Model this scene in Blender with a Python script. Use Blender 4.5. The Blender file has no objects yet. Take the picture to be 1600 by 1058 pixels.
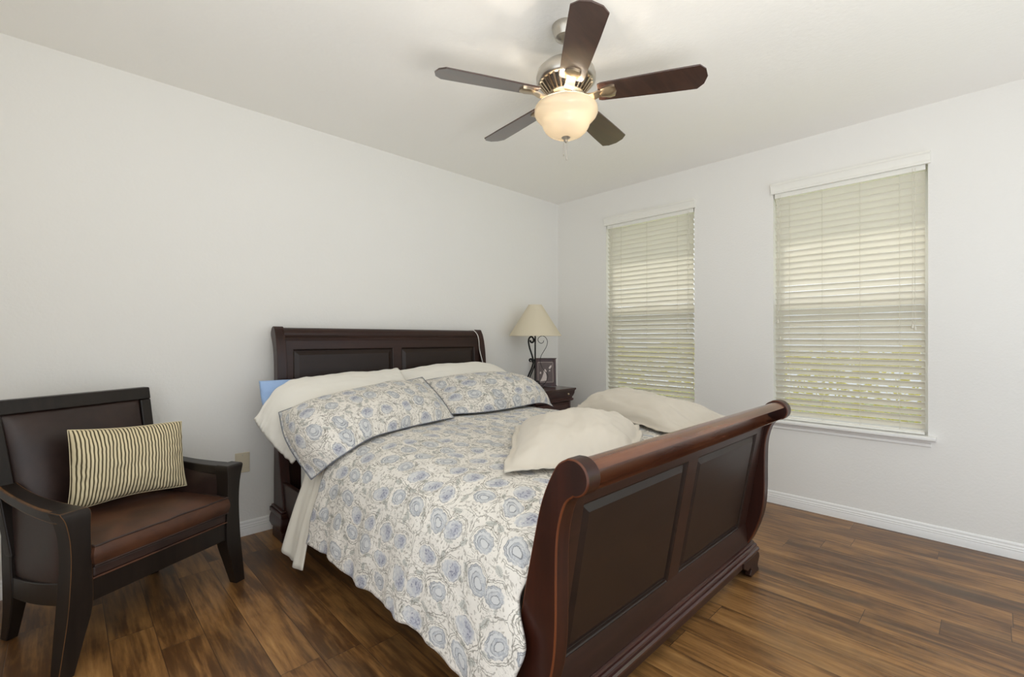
import bpy, bmesh, math, random
from math import sin, cos, pi, radians, sqrt, atan2
from mathutils import Vector, Matrix, noise

random.seed(7)
SC = bpy.context.scene
COL = SC.collection

# ------------------------------------------------------------------ camera, light, exposure
cam_d = bpy.data.cameras.new('camera')
cam_d.sensor_width = 36.0
cam_d.lens = 724.6 / 1600 * 36.0
cam_d.clip_start = 0.05
cam = bpy.data.objects.new('camera', cam_d)
COL.objects.link(cam)
cam.location = (-3.926, -3.332, 1.262)
cam.rotation_euler = (pi / 2, 0, atan2(0.7192, 0.6948) - pi / 2)
SC.camera = cam

SC.view_settings.view_transform = 'Standard'
SC.view_settings.look = 'None'
SC.view_settings.exposure = 0.19
SC.view_settings.gamma = 1.0
SC.view_settings.use_curve_mapping = False
SC.cycles.use_denoising = True
SC.cycles.max_bounces = 10
SC.cycles.diffuse_bounces = 6

world = bpy.data.worlds.new('sky')
SC.world = world
world.use_nodes = True
wn = world.node_tree.nodes
wn['Background'].inputs['Color'].default_value = (0.86, 0.93, 1.0, 1)
wn['Background'].inputs['Strength'].default_value = 1.5

def light(name, kind, loc, rot, energy, color=(1, 1, 1), size=None, size_y=None):
    d = bpy.data.lights.new(name, kind)
    d.energy = energy
    d.color = color
    if kind == 'AREA':
        d.shape = 'RECTANGLE'; d.size = size; d.size_y = size_y
    elif kind == 'SUN':
        d.angle = size
    else:
        d.shadow_soft_size = size
    o = bpy.data.objects.new(name, d)
    o.location = loc; o.rotation_euler = rot
    COL.objects.link(o)
    return o

# low morning sun on the window side
sun_dir = Vector((-0.72, -0.18, -0.62))
light('sunlight', 'SUN', (6, 0, 6), sun_dir.to_track_quat('-Z', 'Y').to_euler(), 2.0, (1.0, 0.97, 0.92), radians(1.5))
# added fill lights at the made-up openings of the two unseen walls
light('fill_light_front', 'AREA', (-2.15, -4.45, 1.25), (radians(-90), 0, 0), 32, (1.0, 0.985, 0.95), 3.7, 2.4)
light('fill_light_left', 'AREA', (-4.95, -2.95, 1.25), (0, radians(-90), 0), 4, (1.0, 0.985, 0.95), 2.3, 2.4)
# added upward fill light out of view, standing in for a ceiling-bounced flash
light('bounce_fill', 'AREA', (-3.5, -3.7, 1.0), (radians(180), 0, 0), 49, (1.0, 0.98, 0.955), 0.9, 0.9)

# ------------------------------------------------------------------ helpers: meshes
OFF = {}

class MB:
    def __init__(s):
        s.v = []; s.f = []; s.uv = []
    def add(s, vs, fs, uv=None):
        b = len(s.v)
        s.v += [tuple(p) for p in vs]
        s.f += [tuple(i + b for i in f) for f in fs]
        s.uv += list(uv) if uv else [(0.0, 0.0)] * len(vs)
        return s
    def box(s, x0, x1, y0, y1, z0, z1):
        v = [(x, y, z) for x in (x0, x1) for y in (y0, y1) for z in (z0, z1)]
        f = [(0, 1, 3, 2), (4, 6, 7, 5), (0, 4, 5, 1), (2, 3, 7, 6), (0, 2, 6, 4), (1, 5, 7, 3)]
        return s.add(v, f)
    def hexa(s, a, b):
        """two quads (4 points each, same winding) joined into a solid"""
        v = list(a) + list(b)
        f = [(3, 2, 1, 0), (4, 5, 6, 7)] + [(i, (i + 1) % 4, 4 + (i + 1) % 4, 4 + i) for i in range(4)]
        return s.add(v, f)
    def loft(s, rings, cap=True):
        n = len(rings[0]); b = []
        vs = [p for r in rings for p in r]
        fs = []
        for k in range(len(rings) - 1):
            for i in range(n):
                j = (i + 1) % n
                fs.append((k * n + i, k * n + j, (k + 1) * n + j, (k + 1) * n + i))
        if cap:
            fs.append(tuple(reversed(range(n))))
            fs.append(tuple((len(rings) - 1) * n + i for i in range(n)))
        return s.add(vs, fs)
    def prism(s, poly, axis, a0, a1):
        def mk(p, a):
            if axis == 'x': return (a, p[0], p[1])
            if axis == 'y': return (p[0], a, p[1])
            return (p[0], p[1], a)
        return s.loft([[mk(p, a0) for p in poly], [mk(p, a1) for p in poly]])
    def lathe(s, prof, c=(0, 0, 0), n=40):
        rings = []
        for r, z in prof:
            r = max(r, 1e-4)
            rings.append([(c[0] + r * cos(2 * pi * i / n), c[1] + r * sin(2 * pi * i / n), c[2] + z) for i in range(n)])
        return s.loft(rings)
    def tube(s, path, r, n=10, cap=True):
        P = [Vector(p) for p in path]
        R = r if isinstance(r, (list, tuple)) else [r] * len(P)
        rings = []; ref = None
        for i, p in enumerate(P):
            t = (P[min(i + 1, len(P) - 1)] - P[max(i - 1, 0)])
            t = t.normalized() if t.length > 1e-9 else Vector((0, 0, 1))
            if ref is None:
                ref = Vector((0, 0, 1)) if abs(t.z) < 0.9 else Vector((1, 0, 0))
            ref = (ref - t * ref.dot(t))
            ref = ref.normalized() if ref.length > 1e-6 else t.orthogonal().normalized()
            b = t.cross(ref)
            rings.append([tuple(p + (ref * cos(2 * pi * k / n) + b * sin(2 * pi * k / n)) * R[i]) for k in range(n)])
        return s.loft(rings, cap)
    def grid(s, rows, uvs=None, flip=False):
        m = len(rows); n = len(rows[0])
        vs = [p for r in rows for p in r]
        fs = []
        for i in range(m - 1):
            for j in range(n - 1):
                q = (i * n + j, i * n + j + 1, (i + 1) * n + j + 1, (i + 1) * n + j)
                fs.append(tuple(reversed(q)) if flip else q)
        uv = [u for r in uvs for u in r] if uvs else None
        return s.add(vs, fs, uv)
    def move(s, M):
        s.v = [tuple(M @ Vector(p)) for p in s.v]
        return s
    def build(s, name, mat, parent=None, smooth=True, angle=35, bevel=0, edge=None, seg=2, loc=None, subsurf=0, solid=0, local=False, weld=False):
        o_ = Vector((0, 0, 0))
        if parent is not None and not local:
            o_ = OFF.get(parent.name, Vector((0, 0, 0)))
        elif parent is None and loc is not None:
            o_ = Vector(loc)
        me = bpy.data.meshes.new(name)
        me.from_pydata([tuple(Vector(p) - o_) for p in s.v], [], s.f)
        uvl = me.uv_layers.new(name='UVMap')
        for l in me.loops:
            uvl.data[l.index].uv = s.uv[l.vertex_index]
        bm = bmesh.new(); bm.from_mesh(me)
        if weld:
            bmesh.ops.remove_doubles(bm, verts=bm.verts, dist=1e-5)
        bmesh.ops.recalc_face_normals(bm, faces=bm.faces)
        bm.to_mesh(me); bm.free()
        if smooth:
            me.polygons.foreach_set('use_smooth', [True] * len(me.polygons))
            me.set_sharp_from_angle(angle=radians(angle))
        me.materials.append(mat)
        o = bpy.data.objects.new(name, me)
        COL.objects.link(o)
        if parent is not None:
            o.parent = parent
        elif loc is not None:
            o.location = loc
        OFF[o.name] = o_
        if solid:
            md = o.modifiers.new('thickness', 'SOLIDIFY'); md.thickness = solid; md.offset = 0
        if bevel:
            md = o.modifiers.new('edge', 'BEVEL'); md.width = bevel; md.segments = seg
            md.limit_method = 'ANGLE'; md.angle_limit = radians(30); md.harden_normals = True
            if edge:
                me.materials.append(edge); md.material = 1
        if subsurf:
            md = o.modifiers.new('smooth', 'SUBSURF'); md.levels = subsurf; md.render_levels = subsurf
        return o

def thing(name, label, cat, loc, rotz=0.0, group=None):
    o = bpy.data.objects.new(name, None)
    o.empty_display_size = 0.1
    COL.objects.link(o)
    o.location = loc; o.rotation_euler = (0, 0, rotz)
    OFF[o.name] = Vector(loc)
    return tag(o, label, cat, group)

def tag(o, label, cat, group=None):
    o['label'] = label; o['category'] = cat
    if group: o['group'] = group
    return o

def struct(o, label=None, cat=None):
    o['kind'] = 'structure'
    if label: o['label'] = label
    if cat: o['category'] = cat
    return o

def cr(p0, p1, p2, p3, t):
    return 0.5 * ((2 * p1) + (p2 - p0) * t + (2 * p0 - 5 * p1 + 4 * p2 - p3) * t * t + (3 * p1 - p0 - 3 * p2 + p3) * t ** 3)

def crpath(pts, t):
    """catmull-rom through pts, t in 0..1"""
    n = len(pts) - 1
    x = min(max(t, 0), 1) * n
    i = min(int(x), n - 1); f = x - i
    g = lambda k: pts[k] if 0 <= k <= n else (pts[0] * 2 - pts[1] if k < 0 else pts[n] * 2 - pts[n - 1])
    return cr(g(i - 1), g(i), g(i + 1), g(i + 2), f)

def smooth_path(pts, n):
    P = [Vector(p) for p in pts]
    return [crpath(P, i / (n - 1)) for i in range(n)]

def surf(ctrl):
    C = [[Vector(p) for p in row] for row in ctrl]
    def f(u, v):
        return crpath([crpath(row, u) for row in C], v)
    return f

def nz(x, y, z, s):
    return noise.noise(Vector((x * s, y * s, z * s)))

# ------------------------------------------------------------------ helpers: materials
class NT:
    def __init__(s, name):
        s.m = bpy.data.materials.new(name); s.m.use_nodes = True
        s.t = s.m.node_tree; s.n = s.t.nodes; s.l = s.t.links
        s.b = s.n['Principled BSDF']
        s.out = s.n['Material Output']
    def node(s, kind, props=None, **inp):
        n = s.n.new(kind)
        for k, v in (props or {}).items(): setattr(n, k, v)
        for k, v in inp.items(): s.put(n.inputs[k.replace('_', ' ')] if k.replace('_', ' ') in n.inputs else n.inputs[k], v)
        return n
    def put(s, sock, v):
        if hasattr(v, 'is_linked') or isinstance(v, bpy.types.NodeSocket): s.l.new(v, sock)
        else: sock.default_value = v
    def math(s, op, a, b=0.0, c=None, clamp=False):
        n = s.n.new('ShaderNodeMath'); n.operation = op; n.use_clamp = clamp
        s.put(n.inputs[0], a); s.put(n.inputs[1], b)
        if c is not None: s.put(n.inputs[2], c)
        return n.outputs[0]
    def vmath(s, op, a, b=None, scale=None):
        n = s.n.new('ShaderNodeVectorMath'); n.operation = op
        s.put(n.inputs[0], a)
        if b is not None: s.put(n.inputs[1], b)
        if scale is not None: s.put(n.inputs['Scale'], scale)
        return n.outputs[0]
    def mix(s, f, a, b, blend='MIX'):
        n = s.n.new('ShaderNodeMix'); n.data_type = 'RGBA'; n.blend_type = blend; n.clamp_factor = True
        s.put(n.inputs[0], f); s.put(n.inputs[6], a if not isinstance(a, tuple) else (*a[:3], 1)); s.put(n.inputs[7], b if not isinstance(b, tuple) else (*b[:3], 1))
        return n.outputs[2]
    def step(s, x, lo, hi):
        """smooth 0..1 as x goes lo..hi"""
        n = s.n.new('ShaderNodeMapRange'); n.interpolation_type = 'SMOOTHSTEP'
        s.put(n.inputs[0], x); n.inputs[1].default_value = lo; n.inputs[2].default_value = hi
        return n.outputs[0]
    def band(s, x, c, w):
        """1 where |x-c| < w"""
        d = s.math('ABSOLUTE', s.math('SUBTRACT', x, c))
        return s.math('SUBTRACT', 1.0, s.step(d, w * 0.6, w * 1.4))
    def noise(s, vec, scale, detail=2.0, rough=0.5, dim='3D', dist=0.0):
        n = s.n.new('ShaderNodeTexNoise'); n.noise_dimensions = dim
        if vec is not None: s.l.new(vec, n.inputs['Vector'])
        n.inputs['Scale'].default_value = scale; n.inputs['Detail'].default_value = detail
        n.inputs['Roughness'].default_value = rough; n.inputs['Distortion'].default_value = dist
        return n
    def coord(s, which='Object'):
        return s.n.new('ShaderNodeTexCoord').outputs[which]
    def map(s, vec, scale=(1, 1, 1), rot=(0, 0, 0), loc=(0, 0, 0)):
        n = s.n.new('ShaderNodeMapping'); s.l.new(vec, n.inputs[0])
        n.inputs['Scale'].default_value = scale; n.inputs['Rotation'].default_value = rot; n.inputs['Location'].default_value = loc
        return n.outputs[0]
    def bump(s, h, strength, dist=0.01):
        n = s.n.new('ShaderNodeBump'); s.l.new(h, n.inputs['Height'])
        n.inputs['Strength'].default_value = strength; n.inputs['Distance'].default_value = dist
        s.l.new(n.outputs[0], s.b.inputs['Normal'])
    def set(s, color=None, rough=None, metal=None, spec=None, **kw):
        if color is not None: s.put(s.b.inputs['Base Color'], (*color[:3], 1) if isinstance(color, tuple) else color)
        if rough is not None: s.put(s.b.inputs['Roughness'], rough)
        if metal is not None: s.put(s.b.inputs['Metallic'], metal)
        if spec is not None: s.put(s.b.inputs['Specular IOR Level'], spec)
        for k, v in kw.items(): s.put(s.b.inputs[k.replace('_', ' ')], v)
        return s

def lin(r, g, b):
    f = lambda c: ((c / 255) / 12.92) if c / 255 <= 0.04045 else (((c / 255) + 0.055) / 1.055) ** 2.4
    return (f(r), f(g), f(b))

def plain(name, color, rough=0.5, metal=0.0, var=0.08, scale=40, bump=0.0, spec=0.5):
    t = NT(name)
    nn = t.noise(t.coord(), scale, 3)
    c2 = tuple(c * (1 - var) for c in color)
    t.set(t.mix(nn.outputs[0], c2, tuple(min(1, c * (1 + var * 0.5)) for c in color)), rough, metal, spec)
    if bump: t.bump(nn.outputs[0], bump, 0.002)
    return t.m

def wall_mat(name, color, scale=70, strength=0.25):
    t = NT(name)
    c = t.coord()
    a = t.noise(c, scale, 3, 0.55)
    b = t.noise(c, scale * 0.35, 2)
    h = t.math('ADD', a.outputs[0], t.math('MULTIPLY', b.outputs[0], 0.6))
    tint = t.mix(t.noise(c, 1.3, 2).outputs[0], tuple(k * 0.985 for k in color), color)
    t.set(tint, 0.85, 0, 0.25)
    t.bump(h, strength, 0.004)
    return t.m

def floor_mat():
    t = NT('plank_floor')
    c = t.coord()
    sep = t.node('ShaderNodeSeparateXYZ', Vector=c)
    x, y = sep.outputs[0], sep.outputs[1]
    W, L = 0.150, 1.22
    col = t.math('FLOOR', t.math('DIVIDE', t.math('ADD', x, 0.043), W))
    fx = t.math('FRACT', t.math('DIVIDE', t.math('ADD', x, 0.043), W))
    rcol = t.node('ShaderNodeTexWhiteNoise', {'noise_dimensions': '1D'}, W=col).outputs[0]
    yy = t.math('ADD', t.math('DIVIDE', y, L), t.math('MULTIPLY', rcol, 7.3))
    row = t.math('FLOOR', yy)
    fy = t.math('FRACT', yy)
    cell = t.node('ShaderNodeCombineXYZ', X=col, Y=row).outputs[0]
    wnn = t.node('ShaderNodeTexWhiteNoise', {'noise_dimensions': '2D'}, Vector=cell)
    rnd = wnn.outputs[0]
    off = t.vmath('SCALE', wnn.outputs[1], scale=9.0)
    p = t.vmath('ADD', t.map(c, (7, 1.3, 1)), off)
    g1 = t.noise(p, 1.0, 6, 0.62, dist=0.6).outputs[0]
    p2 = t.vmath('ADD', t.map(c, (60, 3.2, 1)), off)
    g2 = t.noise(p2, 1.0, 4, 0.6).outputs[0]
    p3 = t.vmath('ADD', t.map(c, (3.2, 1.6, 1)), off)
    g3 = t.noise(p3, 1.0, 4, 0.6, dist=0.8).outputs[0]
    ramp = t.node('ShaderNodeValToRGB')
    e = ramp.color_ramp.elements
    e[0].position = 0.20; e[0].color = (*lin(60, 38, 20), 1)
    e[1].position = 0.82; e[1].color = (*lin(190, 144, 88), 1)
    k = e.new(0.42); k.color = (*lin(96, 64, 34), 1)
    k = e.new(0.58); k.color = (*lin(148, 106, 60), 1)
    v = t.math('ADD', t.math('MULTIPLY', g1, 0.55), t.math('MULTIPLY', g3, 0.45))
    g4 = t.noise(t.vmath('ADD', t.map(c, (26, 2.6, 1)), off), 1.0, 5, 0.65, dist=0.9).outputs[0]
    v = t.math('ADD', v, t.math('MULTIPLY', t.math('SUBTRACT', g4, 0.5), 0.40))
    v = t.math('ADD', v, t.math('MULTIPLY', t.math('SUBTRACT', rnd, 0.5), 0.15))
    v = t.math('ADD', v, t.math('MULTIPLY', t.math('SUBTRACT', g2, 0.5), 0.42))
    t.l.new(v, ramp.inputs[0])
    colr = ramp.outputs[0]
    grey = t.step(t.noise(t.vmath('ADD', t.map(c, (5, 1.4, 1)), off), 1.3, 3).outputs[0], 0.5, 0.72)
    colr = t.mix(t.math('MULTIPLY', grey, 0.32), colr, lin(80, 70, 54))
    ex = t.math('MINIMUM', fx, t.math('SUBTRACT', 1.0, fx))
    ey = t.math('MINIMUM', fy, t.math('SUBTRACT', 1.0, fy))
    gap = t.math('MINIMUM', t.math('MULTIPLY', ex, W), t.math('MULTIPLY', ey, L))
    line = t.step(gap, 0.0004, 0.0019)
    colr = t.mix(line, lin(70, 48, 31), colr)
    t.set(colr, t.math('ADD', 0.30, t.math('MULTIPLY', g2, 0.16)), 0, 0.5)
    t.b.inputs['Coat Weight'].default_value = 0.12; t.b.inputs['Coat Roughness'].default_value = 0.28
    h = t.math('ADD', t.math('MULTIPLY', line, 1.0), t.math('MULTIPLY', g2, 0.25))
    t.bump(h, 0.35, 0.0015)
    return t.m

def wood_mat(name, c_dark, c_light, axis='x', rough=0.3, scale=1.0, coat=0.25, wear=None):
    t = NT(name)
    c = t.coord()
    s = {'x': (1.5, 22, 22), 'y': (22, 1.5, 22), 'z': (22, 22, 1.5)}[axis]
    g = t.noise(t.map(c, tuple(k * scale for k in s)), 1.0, 5, 0.6, dist=0.5).outputs[0]
    g2 = t.noise(c, 3.0, 3).outputs[0]
    f = t.math('ADD', t.math('MULTIPLY', g, 0.7), t.math('MULTIPLY', g2, 0.3))
    colr = t.mix(t.step(f, 0.3, 0.7), c_dark, c_light)
    if wear:
        geo = t.node('ShaderNodeNewGeometry')
        w = t.step(geo.outputs['Pointiness'], 0.53, 0.60)
        w = t.math('MULTIPLY', w, t.step(t.noise(c, 14, 3).outputs[0], 0.42, 0.62))
        colr = t.mix(w, colr, wear)
    t.set(colr, t.math('ADD', rough, t.math('MULTIPLY', g, 0.08)), 0, 0.32)
    t.b.inputs['Coat Weight'].default_value = coat
    t.b.inputs['Coat Roughness'].default_value = 0.18
    t.bump(g, 0.04, 0.001)
    return t.m

def leather_mat(name, c_dark, c_light, rough=0.42):
    t = NT(name)
    c = t.coord()
    big = t.noise(c, 4.5, 4, 0.6, dist=0.4).outputs[0]
    vor = t.node('ShaderNodeTexVoronoi', {'feature': 'DISTANCE_TO_EDGE'}, Vector=c)
    vor.inputs['Scale'].default_value = 260
    t.set(t.mix(t.step(big, 0.3, 0.7), c_dark, c_light), t.math('ADD', rough, t.math('MULTIPLY', big, 0.12)), 0, 0.5)
    cre = t.noise(c, 18, 4, 0.6).outputs[0]
    h = t.math('ADD', t.math('MULTIPLY', t.step(vor.outputs[0], 0.0, 0.12), 0.15), cre)
    t.bump(h, 0.18, 0.003)
    return t.m

def cloth_mat(name, color, var=0.06, weave=700, bump=0.12, sheen=0.15):
    t = NT(name)
    uv = t.coord('UV')
    w = t.noise(uv, weave, 2, dim='2D').outputs[0]
    big = t.noise(t.coord(), 5, 3).outputs[0]
    t.set(t.mix(big, tuple(c * (1 - var) for c in color), color), 0.85, 0, 0.2)
    t.b.inputs['Sheen Weight'].default_value = sheen
    cr_ = t.noise(t.coord(), 24, 4, 0.6).outputs[0]
    h = t.math('ADD', t.math('MULTIPLY', w, 0.2), cr_)
    t.bump(h, bump, 0.006)
    return t.m

def floral_mat(name, seed=0.0):
    """block-print floral: oval ringed blooms and ragged indigo tulips in a semi-regular lattice, curling double
    stems round them, sprigs and leaves between, on a warm white ground"""
    t = NT(name)
    uv = t.map(t.coord('UV'), (1, 1, 1), (0, 0, 0), (seed, seed * 0.7, 0))
    S = 1 / 0.118
    def n2(scale, detail=2, rough=0.5, dist=0.0):
        return t.noise(uv, scale, detail, rough, dim='2D', dist=dist)
    half = (0.5, 0.5, 0.5)
    dis = t.vmath('SCALE', t.vmath('SUBTRACT', n2(7).outputs[1], half), scale=0.040)
    dis2 = t.vmath('SCALE', t.vmath('SUBTRACT', n2(75, 3, 0.6).outputs[1], half), scale=0.0085)
    p = t.vmath('SCALE', t.vmath('ADD', t.vmath('ADD', uv, dis), dis2), scale=S)
    p = t.map(p, (1.0, 0.86, 1.0))
    def vor(feature, scale, rnd):
        n = t.node('ShaderNodeTexVoronoi', {'feature': feature, 'voronoi_dimensions': '2D'})
        t.l.new(p, n.inputs['Vector']); n.inputs['Scale'].default_value = scale
        n.inputs['Randomness'].default_value = rnd
        return n
    M = t.math
    v1 = vor('F1', 1.0, 0.40)
    loc = t.vmath('SUBTRACT', p, v1.outputs['Position'])
    rc = t.node('ShaderNodeSeparateColor', Color=v1.outputs['Color'])
    r0, r1, r2 = rc.outputs[0], rc.outputs[1], rc.outputs[2]
    sp = t.node('ShaderNodeSeparateXYZ', Vector=loc)
    a = M('MULTIPLY', M('SUBTRACT', r2, 0.5), 1.1)
    ca, sa = M('COSINE', a), M('SINE', a)
    qx = M('SUBTRACT', M('MULTIPLY', sp.outputs[0], ca), M('MULTIPLY', sp.outputs[1], sa))
    qy = M('ADD', M('MULTIPLY', sp.outputs[0], sa), M('MULTIPLY', sp.outputs[1], ca))
    ex, ey = M('MULTIPLY', qx, 1.30), M('MULTIPLY', qy, 1.0)
    r = M('SQRT', M('ADD', M('MULTIPLY', ex, ex), M('MULTIPLY', ey, ey)))
    th = M('ARCTAN2', ey, ex)
    scal = M('SINE', M('ADD', M('MULTIPLY', th, 11.0), M('MULTIPLY', r1, 20.0)))
    rr = M('SUBTRACT', M('ADD', r, M('MULTIPLY', r1, 0.05)), M('MULTIPLY', scal, 0.012))
    RAD = 0.375
    inv = lambda x: M('SUBTRACT', 1.0, x)
    fill = inv(t.step(rr, RAD - 0.03, RAD + 0.03))
    tone = n2(48, 4, 0.65).outputs[0]
    fine = n2(120, 3, 0.6).outputs[0]
    brk = t.step(n2(26).outputs[0], 0.36, 0.52)
    wash = t.step(n2(14, 3).outputs[0], 0.35, 0.7)
    base = t.mix(M('MULTIPLY', wash, 0.5), lin(232, 227, 218), lin(219, 214, 206))
    pale, mid_, deep = lin(205, 206, 206), lin(160, 166, 176), lin(104, 110, 128)
    petal = t.mix(t.step(tone, 0.32, 0.68), mid_, pale)
    kind = t.step(r0, 0.48, 0.52)
    # ringed oval bloom with an off-centre bean heart
    hx, hy = M('SUBTRACT', ex, 0.03), M('ADD', ey, 0.06)
    ri = M('SQRT', M('ADD', M('MULTIPLY', hx, hx), M('MULTIPLY', M('MULTIPLY', hy, hy), 0.72)))
    b1 = M('MULTIPLY', t.step(ri, 0.135, 0.15), inv(t.step(ri, 0.215, 0.235)))
    b2 = t.step(rr, 0.325, 0.345)
    spoke = t.step(M('SINE', M('ADD', M('MULTIPLY', th, 30.0), M('MULTIPLY', tone, 9.0))), 0.3, 0.95)
    pa = t.mix(M('MULTIPLY', M('MAXIMUM', b1, b2), 0.75), pale, petal)
    pa = t.mix(M('MULTIPLY', M('MULTIPLY', M('MAXIMUM', b1, b2), spoke), 0.30), pa, deep)
    topd = t.step(ey, -0.02, 0.16)
    lines = M('MAXIMUM', t.band(ri, 0.130, 0.013), M('MULTIPLY', M('MAXIMUM', t.band(ri, 0.225, 0.012), t.band(rr, 0.325, 0.011)), M('ADD', 0.35, M('MULTIPLY', topd, 0.65))))
    pa = t.mix(M('MULTIPLY', M('MULTIPLY', lines, M('ADD', 0.4, M('MULTIPLY', brk, 0.6))), 0.80), pa, lin(84, 90, 100))
    # tulip: pale cap, ragged indigo clusters below
    pb0 = t.mix(t.step(tone, 0.3, 0.7), lin(182, 185, 191), lin(217, 216, 212))
    low = M('MULTIPLY', t.step(M('ADD', M('MULTIPLY', ey, -1.0), M('MULTIPLY', M('SUBTRACT', tone, 0.5), 0.9)), -0.10, 0.06), inv(t.step(M('ADD', rr, M('MULTIPLY', M('SUBTRACT', fine, 0.5), 0.25)), 0.26, 0.34)))
    pb = t.mix(M('MULTIPLY', low, 0.55), pb0, lin(150, 154, 176))
    pb = t.mix(M('MULTIPLY', M('MULTIPLY', low, t.step(fine, 0.46, 0.60)), 0.75), pb, lin(88, 92, 118))
    flower = t.mix(kind, pa, pb)
    outline = M('MULTIPLY', t.band(rr, RAD, 0.014), brk)
    # stems: arcs that swing round the blooms, and a few that run between them
    rs = M('ADD', r, M('MULTIPLY', M('SUBTRACT', n2(19).outputs[0], 0.5), 0.14))
    arcm = t.step(M('SINE', M('ADD', M('MULTIPLY', th, 1.0), M('MULTIPLY', r0, 25.0))), -0.55, -0.2)
    arcs = M('MULTIPLY', M('MAXIMUM', t.band(rs, 0.455, 0.012), t.band(rs, 0.515, 0.011)), arcm)
    ve = vor('DISTANCE_TO_EDGE', 1.0, 0.40)
    de = M('ADD', ve.outputs[0], M('MULTIPLY', M('SUBTRACT', n2(23).outputs[0], 0.5), 0.13))
    runs = M('MULTIPLY', t.band(de, 0.03, 0.009), t.step(n2(8).outputs[0], 0.42, 0.50))
    stems = M('MAXIMUM', arcs, runs)
    # leaves and sprigs
    def leaves(scale, rnd, keep, ka, kb):
        v = vor('F1', scale, rnd)
        c = t.node('ShaderNodeSeparateColor', Color=v.outputs['Color'])
        sx = t.node('ShaderNodeSeparateXYZ', Vector=t.vmath('SUBTRACT', p, v.outputs['Position']))
        aa = M('MULTIPLY', c.outputs[1], 6.28)
        cx, sx_ = M('COSINE', aa), M('SINE', aa)
        lx = M('ADD', M('MULTIPLY', sx.outputs[0], cx), M('MULTIPLY', sx.outputs[1], sx_))
        ly = M('SUBTRACT', M('MULTIPLY', sx.outputs[1], cx), M('MULTIPLY', sx.outputs[0], sx_))
        q = M('SQRT', M('ADD', M('POWER', M('MULTIPLY', lx, ka), 2.0), M('POWER', M('MULTIPLY', ly, kb), 2.0)))
        on = t.step(c.outputs[0], keep, keep + 0.04)
        return q, on, lx, ly
    q, on, lx, ly = leaves(2.3, 0.95, 0.55, 5.2, 11.0)
    leaf = M('MULTIPLY', inv(t.step(M('ADD', q, M('MULTIPLY', M('SINE', M('MULTIPLY', lx, 120.0)), 0.12)), 0.78, 1.0)), on)
    veins = M('MULTIPLY', leaf, M('MAXIMUM', t.band(ly, 0.0, 0.007), M('MULTIPLY', t.step(M('SINE', M('ADD', M('MULTIPLY', lx, 150.0), M('MULTIPLY', M('ABSOLUTE', ly), 120.0))), 0.3, 0.9), 0.6)))
    q2, on2, _, _ = leaves(5.6, 1.0, 0.30, 15.0, 34.0)
    dab = M('MULTIPLY', inv(t.step(q2, 0.7, 1.05)), on2)
    q3, on3, _, _ = leaves(8.5, 1.0, 0.40, 26.0, 60.0)
    dab2 = M('MULTIPLY', inv(t.step(q3, 0.7, 1.05)), on3)
    cn = n2(24, 1.5, 0.5, 1.6).outputs[0]
    curl = M('MULTIPLY', t.band(M('FRACT', M('MULTIPLY', cn, 6.0)), 0.5, 0.05), t.step(n2(12).outputs[0], 0.44, 0.54))
    c = t.mix(M('MULTIPLY', curl, 0.52), base, lin(136, 131, 121))
    c = t.mix(M('MULTIPLY', leaf, 0.50), c, lin(160, 164, 158))
    c = t.mix(M('MULTIPLY', veins, 0.60), c, lin(104, 110, 106))
    c = t.mix(M('MULTIPLY', dab2, 0.50), c, lin(142, 132, 120))
    c = t.mix(M('MULTIPLY', dab, 0.55), c, lin(134, 128, 118))
    c = t.mix(M('MULTIPLY', stems, 0.72), c, lin(118, 115, 105))
    halo = inv(t.step(rr, RAD + 0.015, RAD + 0.05))
    c = t.mix(M('MULTIPLY', halo, 0.75), c, base)
    c = t.mix(M('MULTIPLY', fill, 0.92), c, flower)
    c = t.mix(M('MULTIPLY', outline, 0.65), c, lin(104, 108, 116))
    t.set(c, 0.85, 0, 0.2)
    t.b.inputs['Sheen Weight'].default_value = 0.1
    cre = t.noise(t.coord(), 16, 4, 0.6).outputs[0]
    t.bump(cre, 0.22, 0.010)
    return t.m

def ticking_mat():
    t = NT('ticking_stripe')
    uv = t.coord('UV')
    sep = t.node('ShaderNodeSeparateXYZ', Vector=uv)
    f = t.math('FRACT', t.math('DIVIDE', sep.outputs[0], 0.0148))
    s = t.band(f, 0.5, 0.20)
    t.set(t.mix(s, lin(222, 208, 172), lin(78, 68, 48)), 0.85, 0, 0.2)
    t.bump(t.noise(t.coord(), 30, 3).outputs[0], 0.12, 0.004)
    return t.m

def translucent_mat(name, color, trans, rough=0.5, frac=0.4):
    t = NT(name)
    t.set(color, rough, 0, 0.4)
    tr = t.node('ShaderNodeBsdfTranslucent'); tr.inputs[0].default_value = (*trans, 1)
    mx = t.node('ShaderNodeMixShader'); mx.inputs[0].default_value = frac
    t.l.new(t.b.outputs[0], mx.inputs[1]); t.l.new(tr.outputs[0], mx.inputs[2])
    t.l.new(mx.outputs[0], t.out.inputs[0])
    return t.m

def clear_mat(name, frac, color=(1, 1, 1), rough=0.0):
    """see-through sheet: transparent with a share of plain surface"""
    t = NT(name)
    t.set(color, 0.05 if rough == 0 else rough, 0, 0.5)
    tr = t.node('ShaderNodeBsdfTransparent')
    mx = t.node('ShaderNodeMixShader'); mx.inputs[0].default_value = frac
    t.l.new(tr.outputs[0], mx.inputs[1]); t.l.new(t.b.outputs[0], mx.inputs[2])
    t.l.new(mx.outputs[0], t.out.inputs[0])
    return t.m

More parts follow.
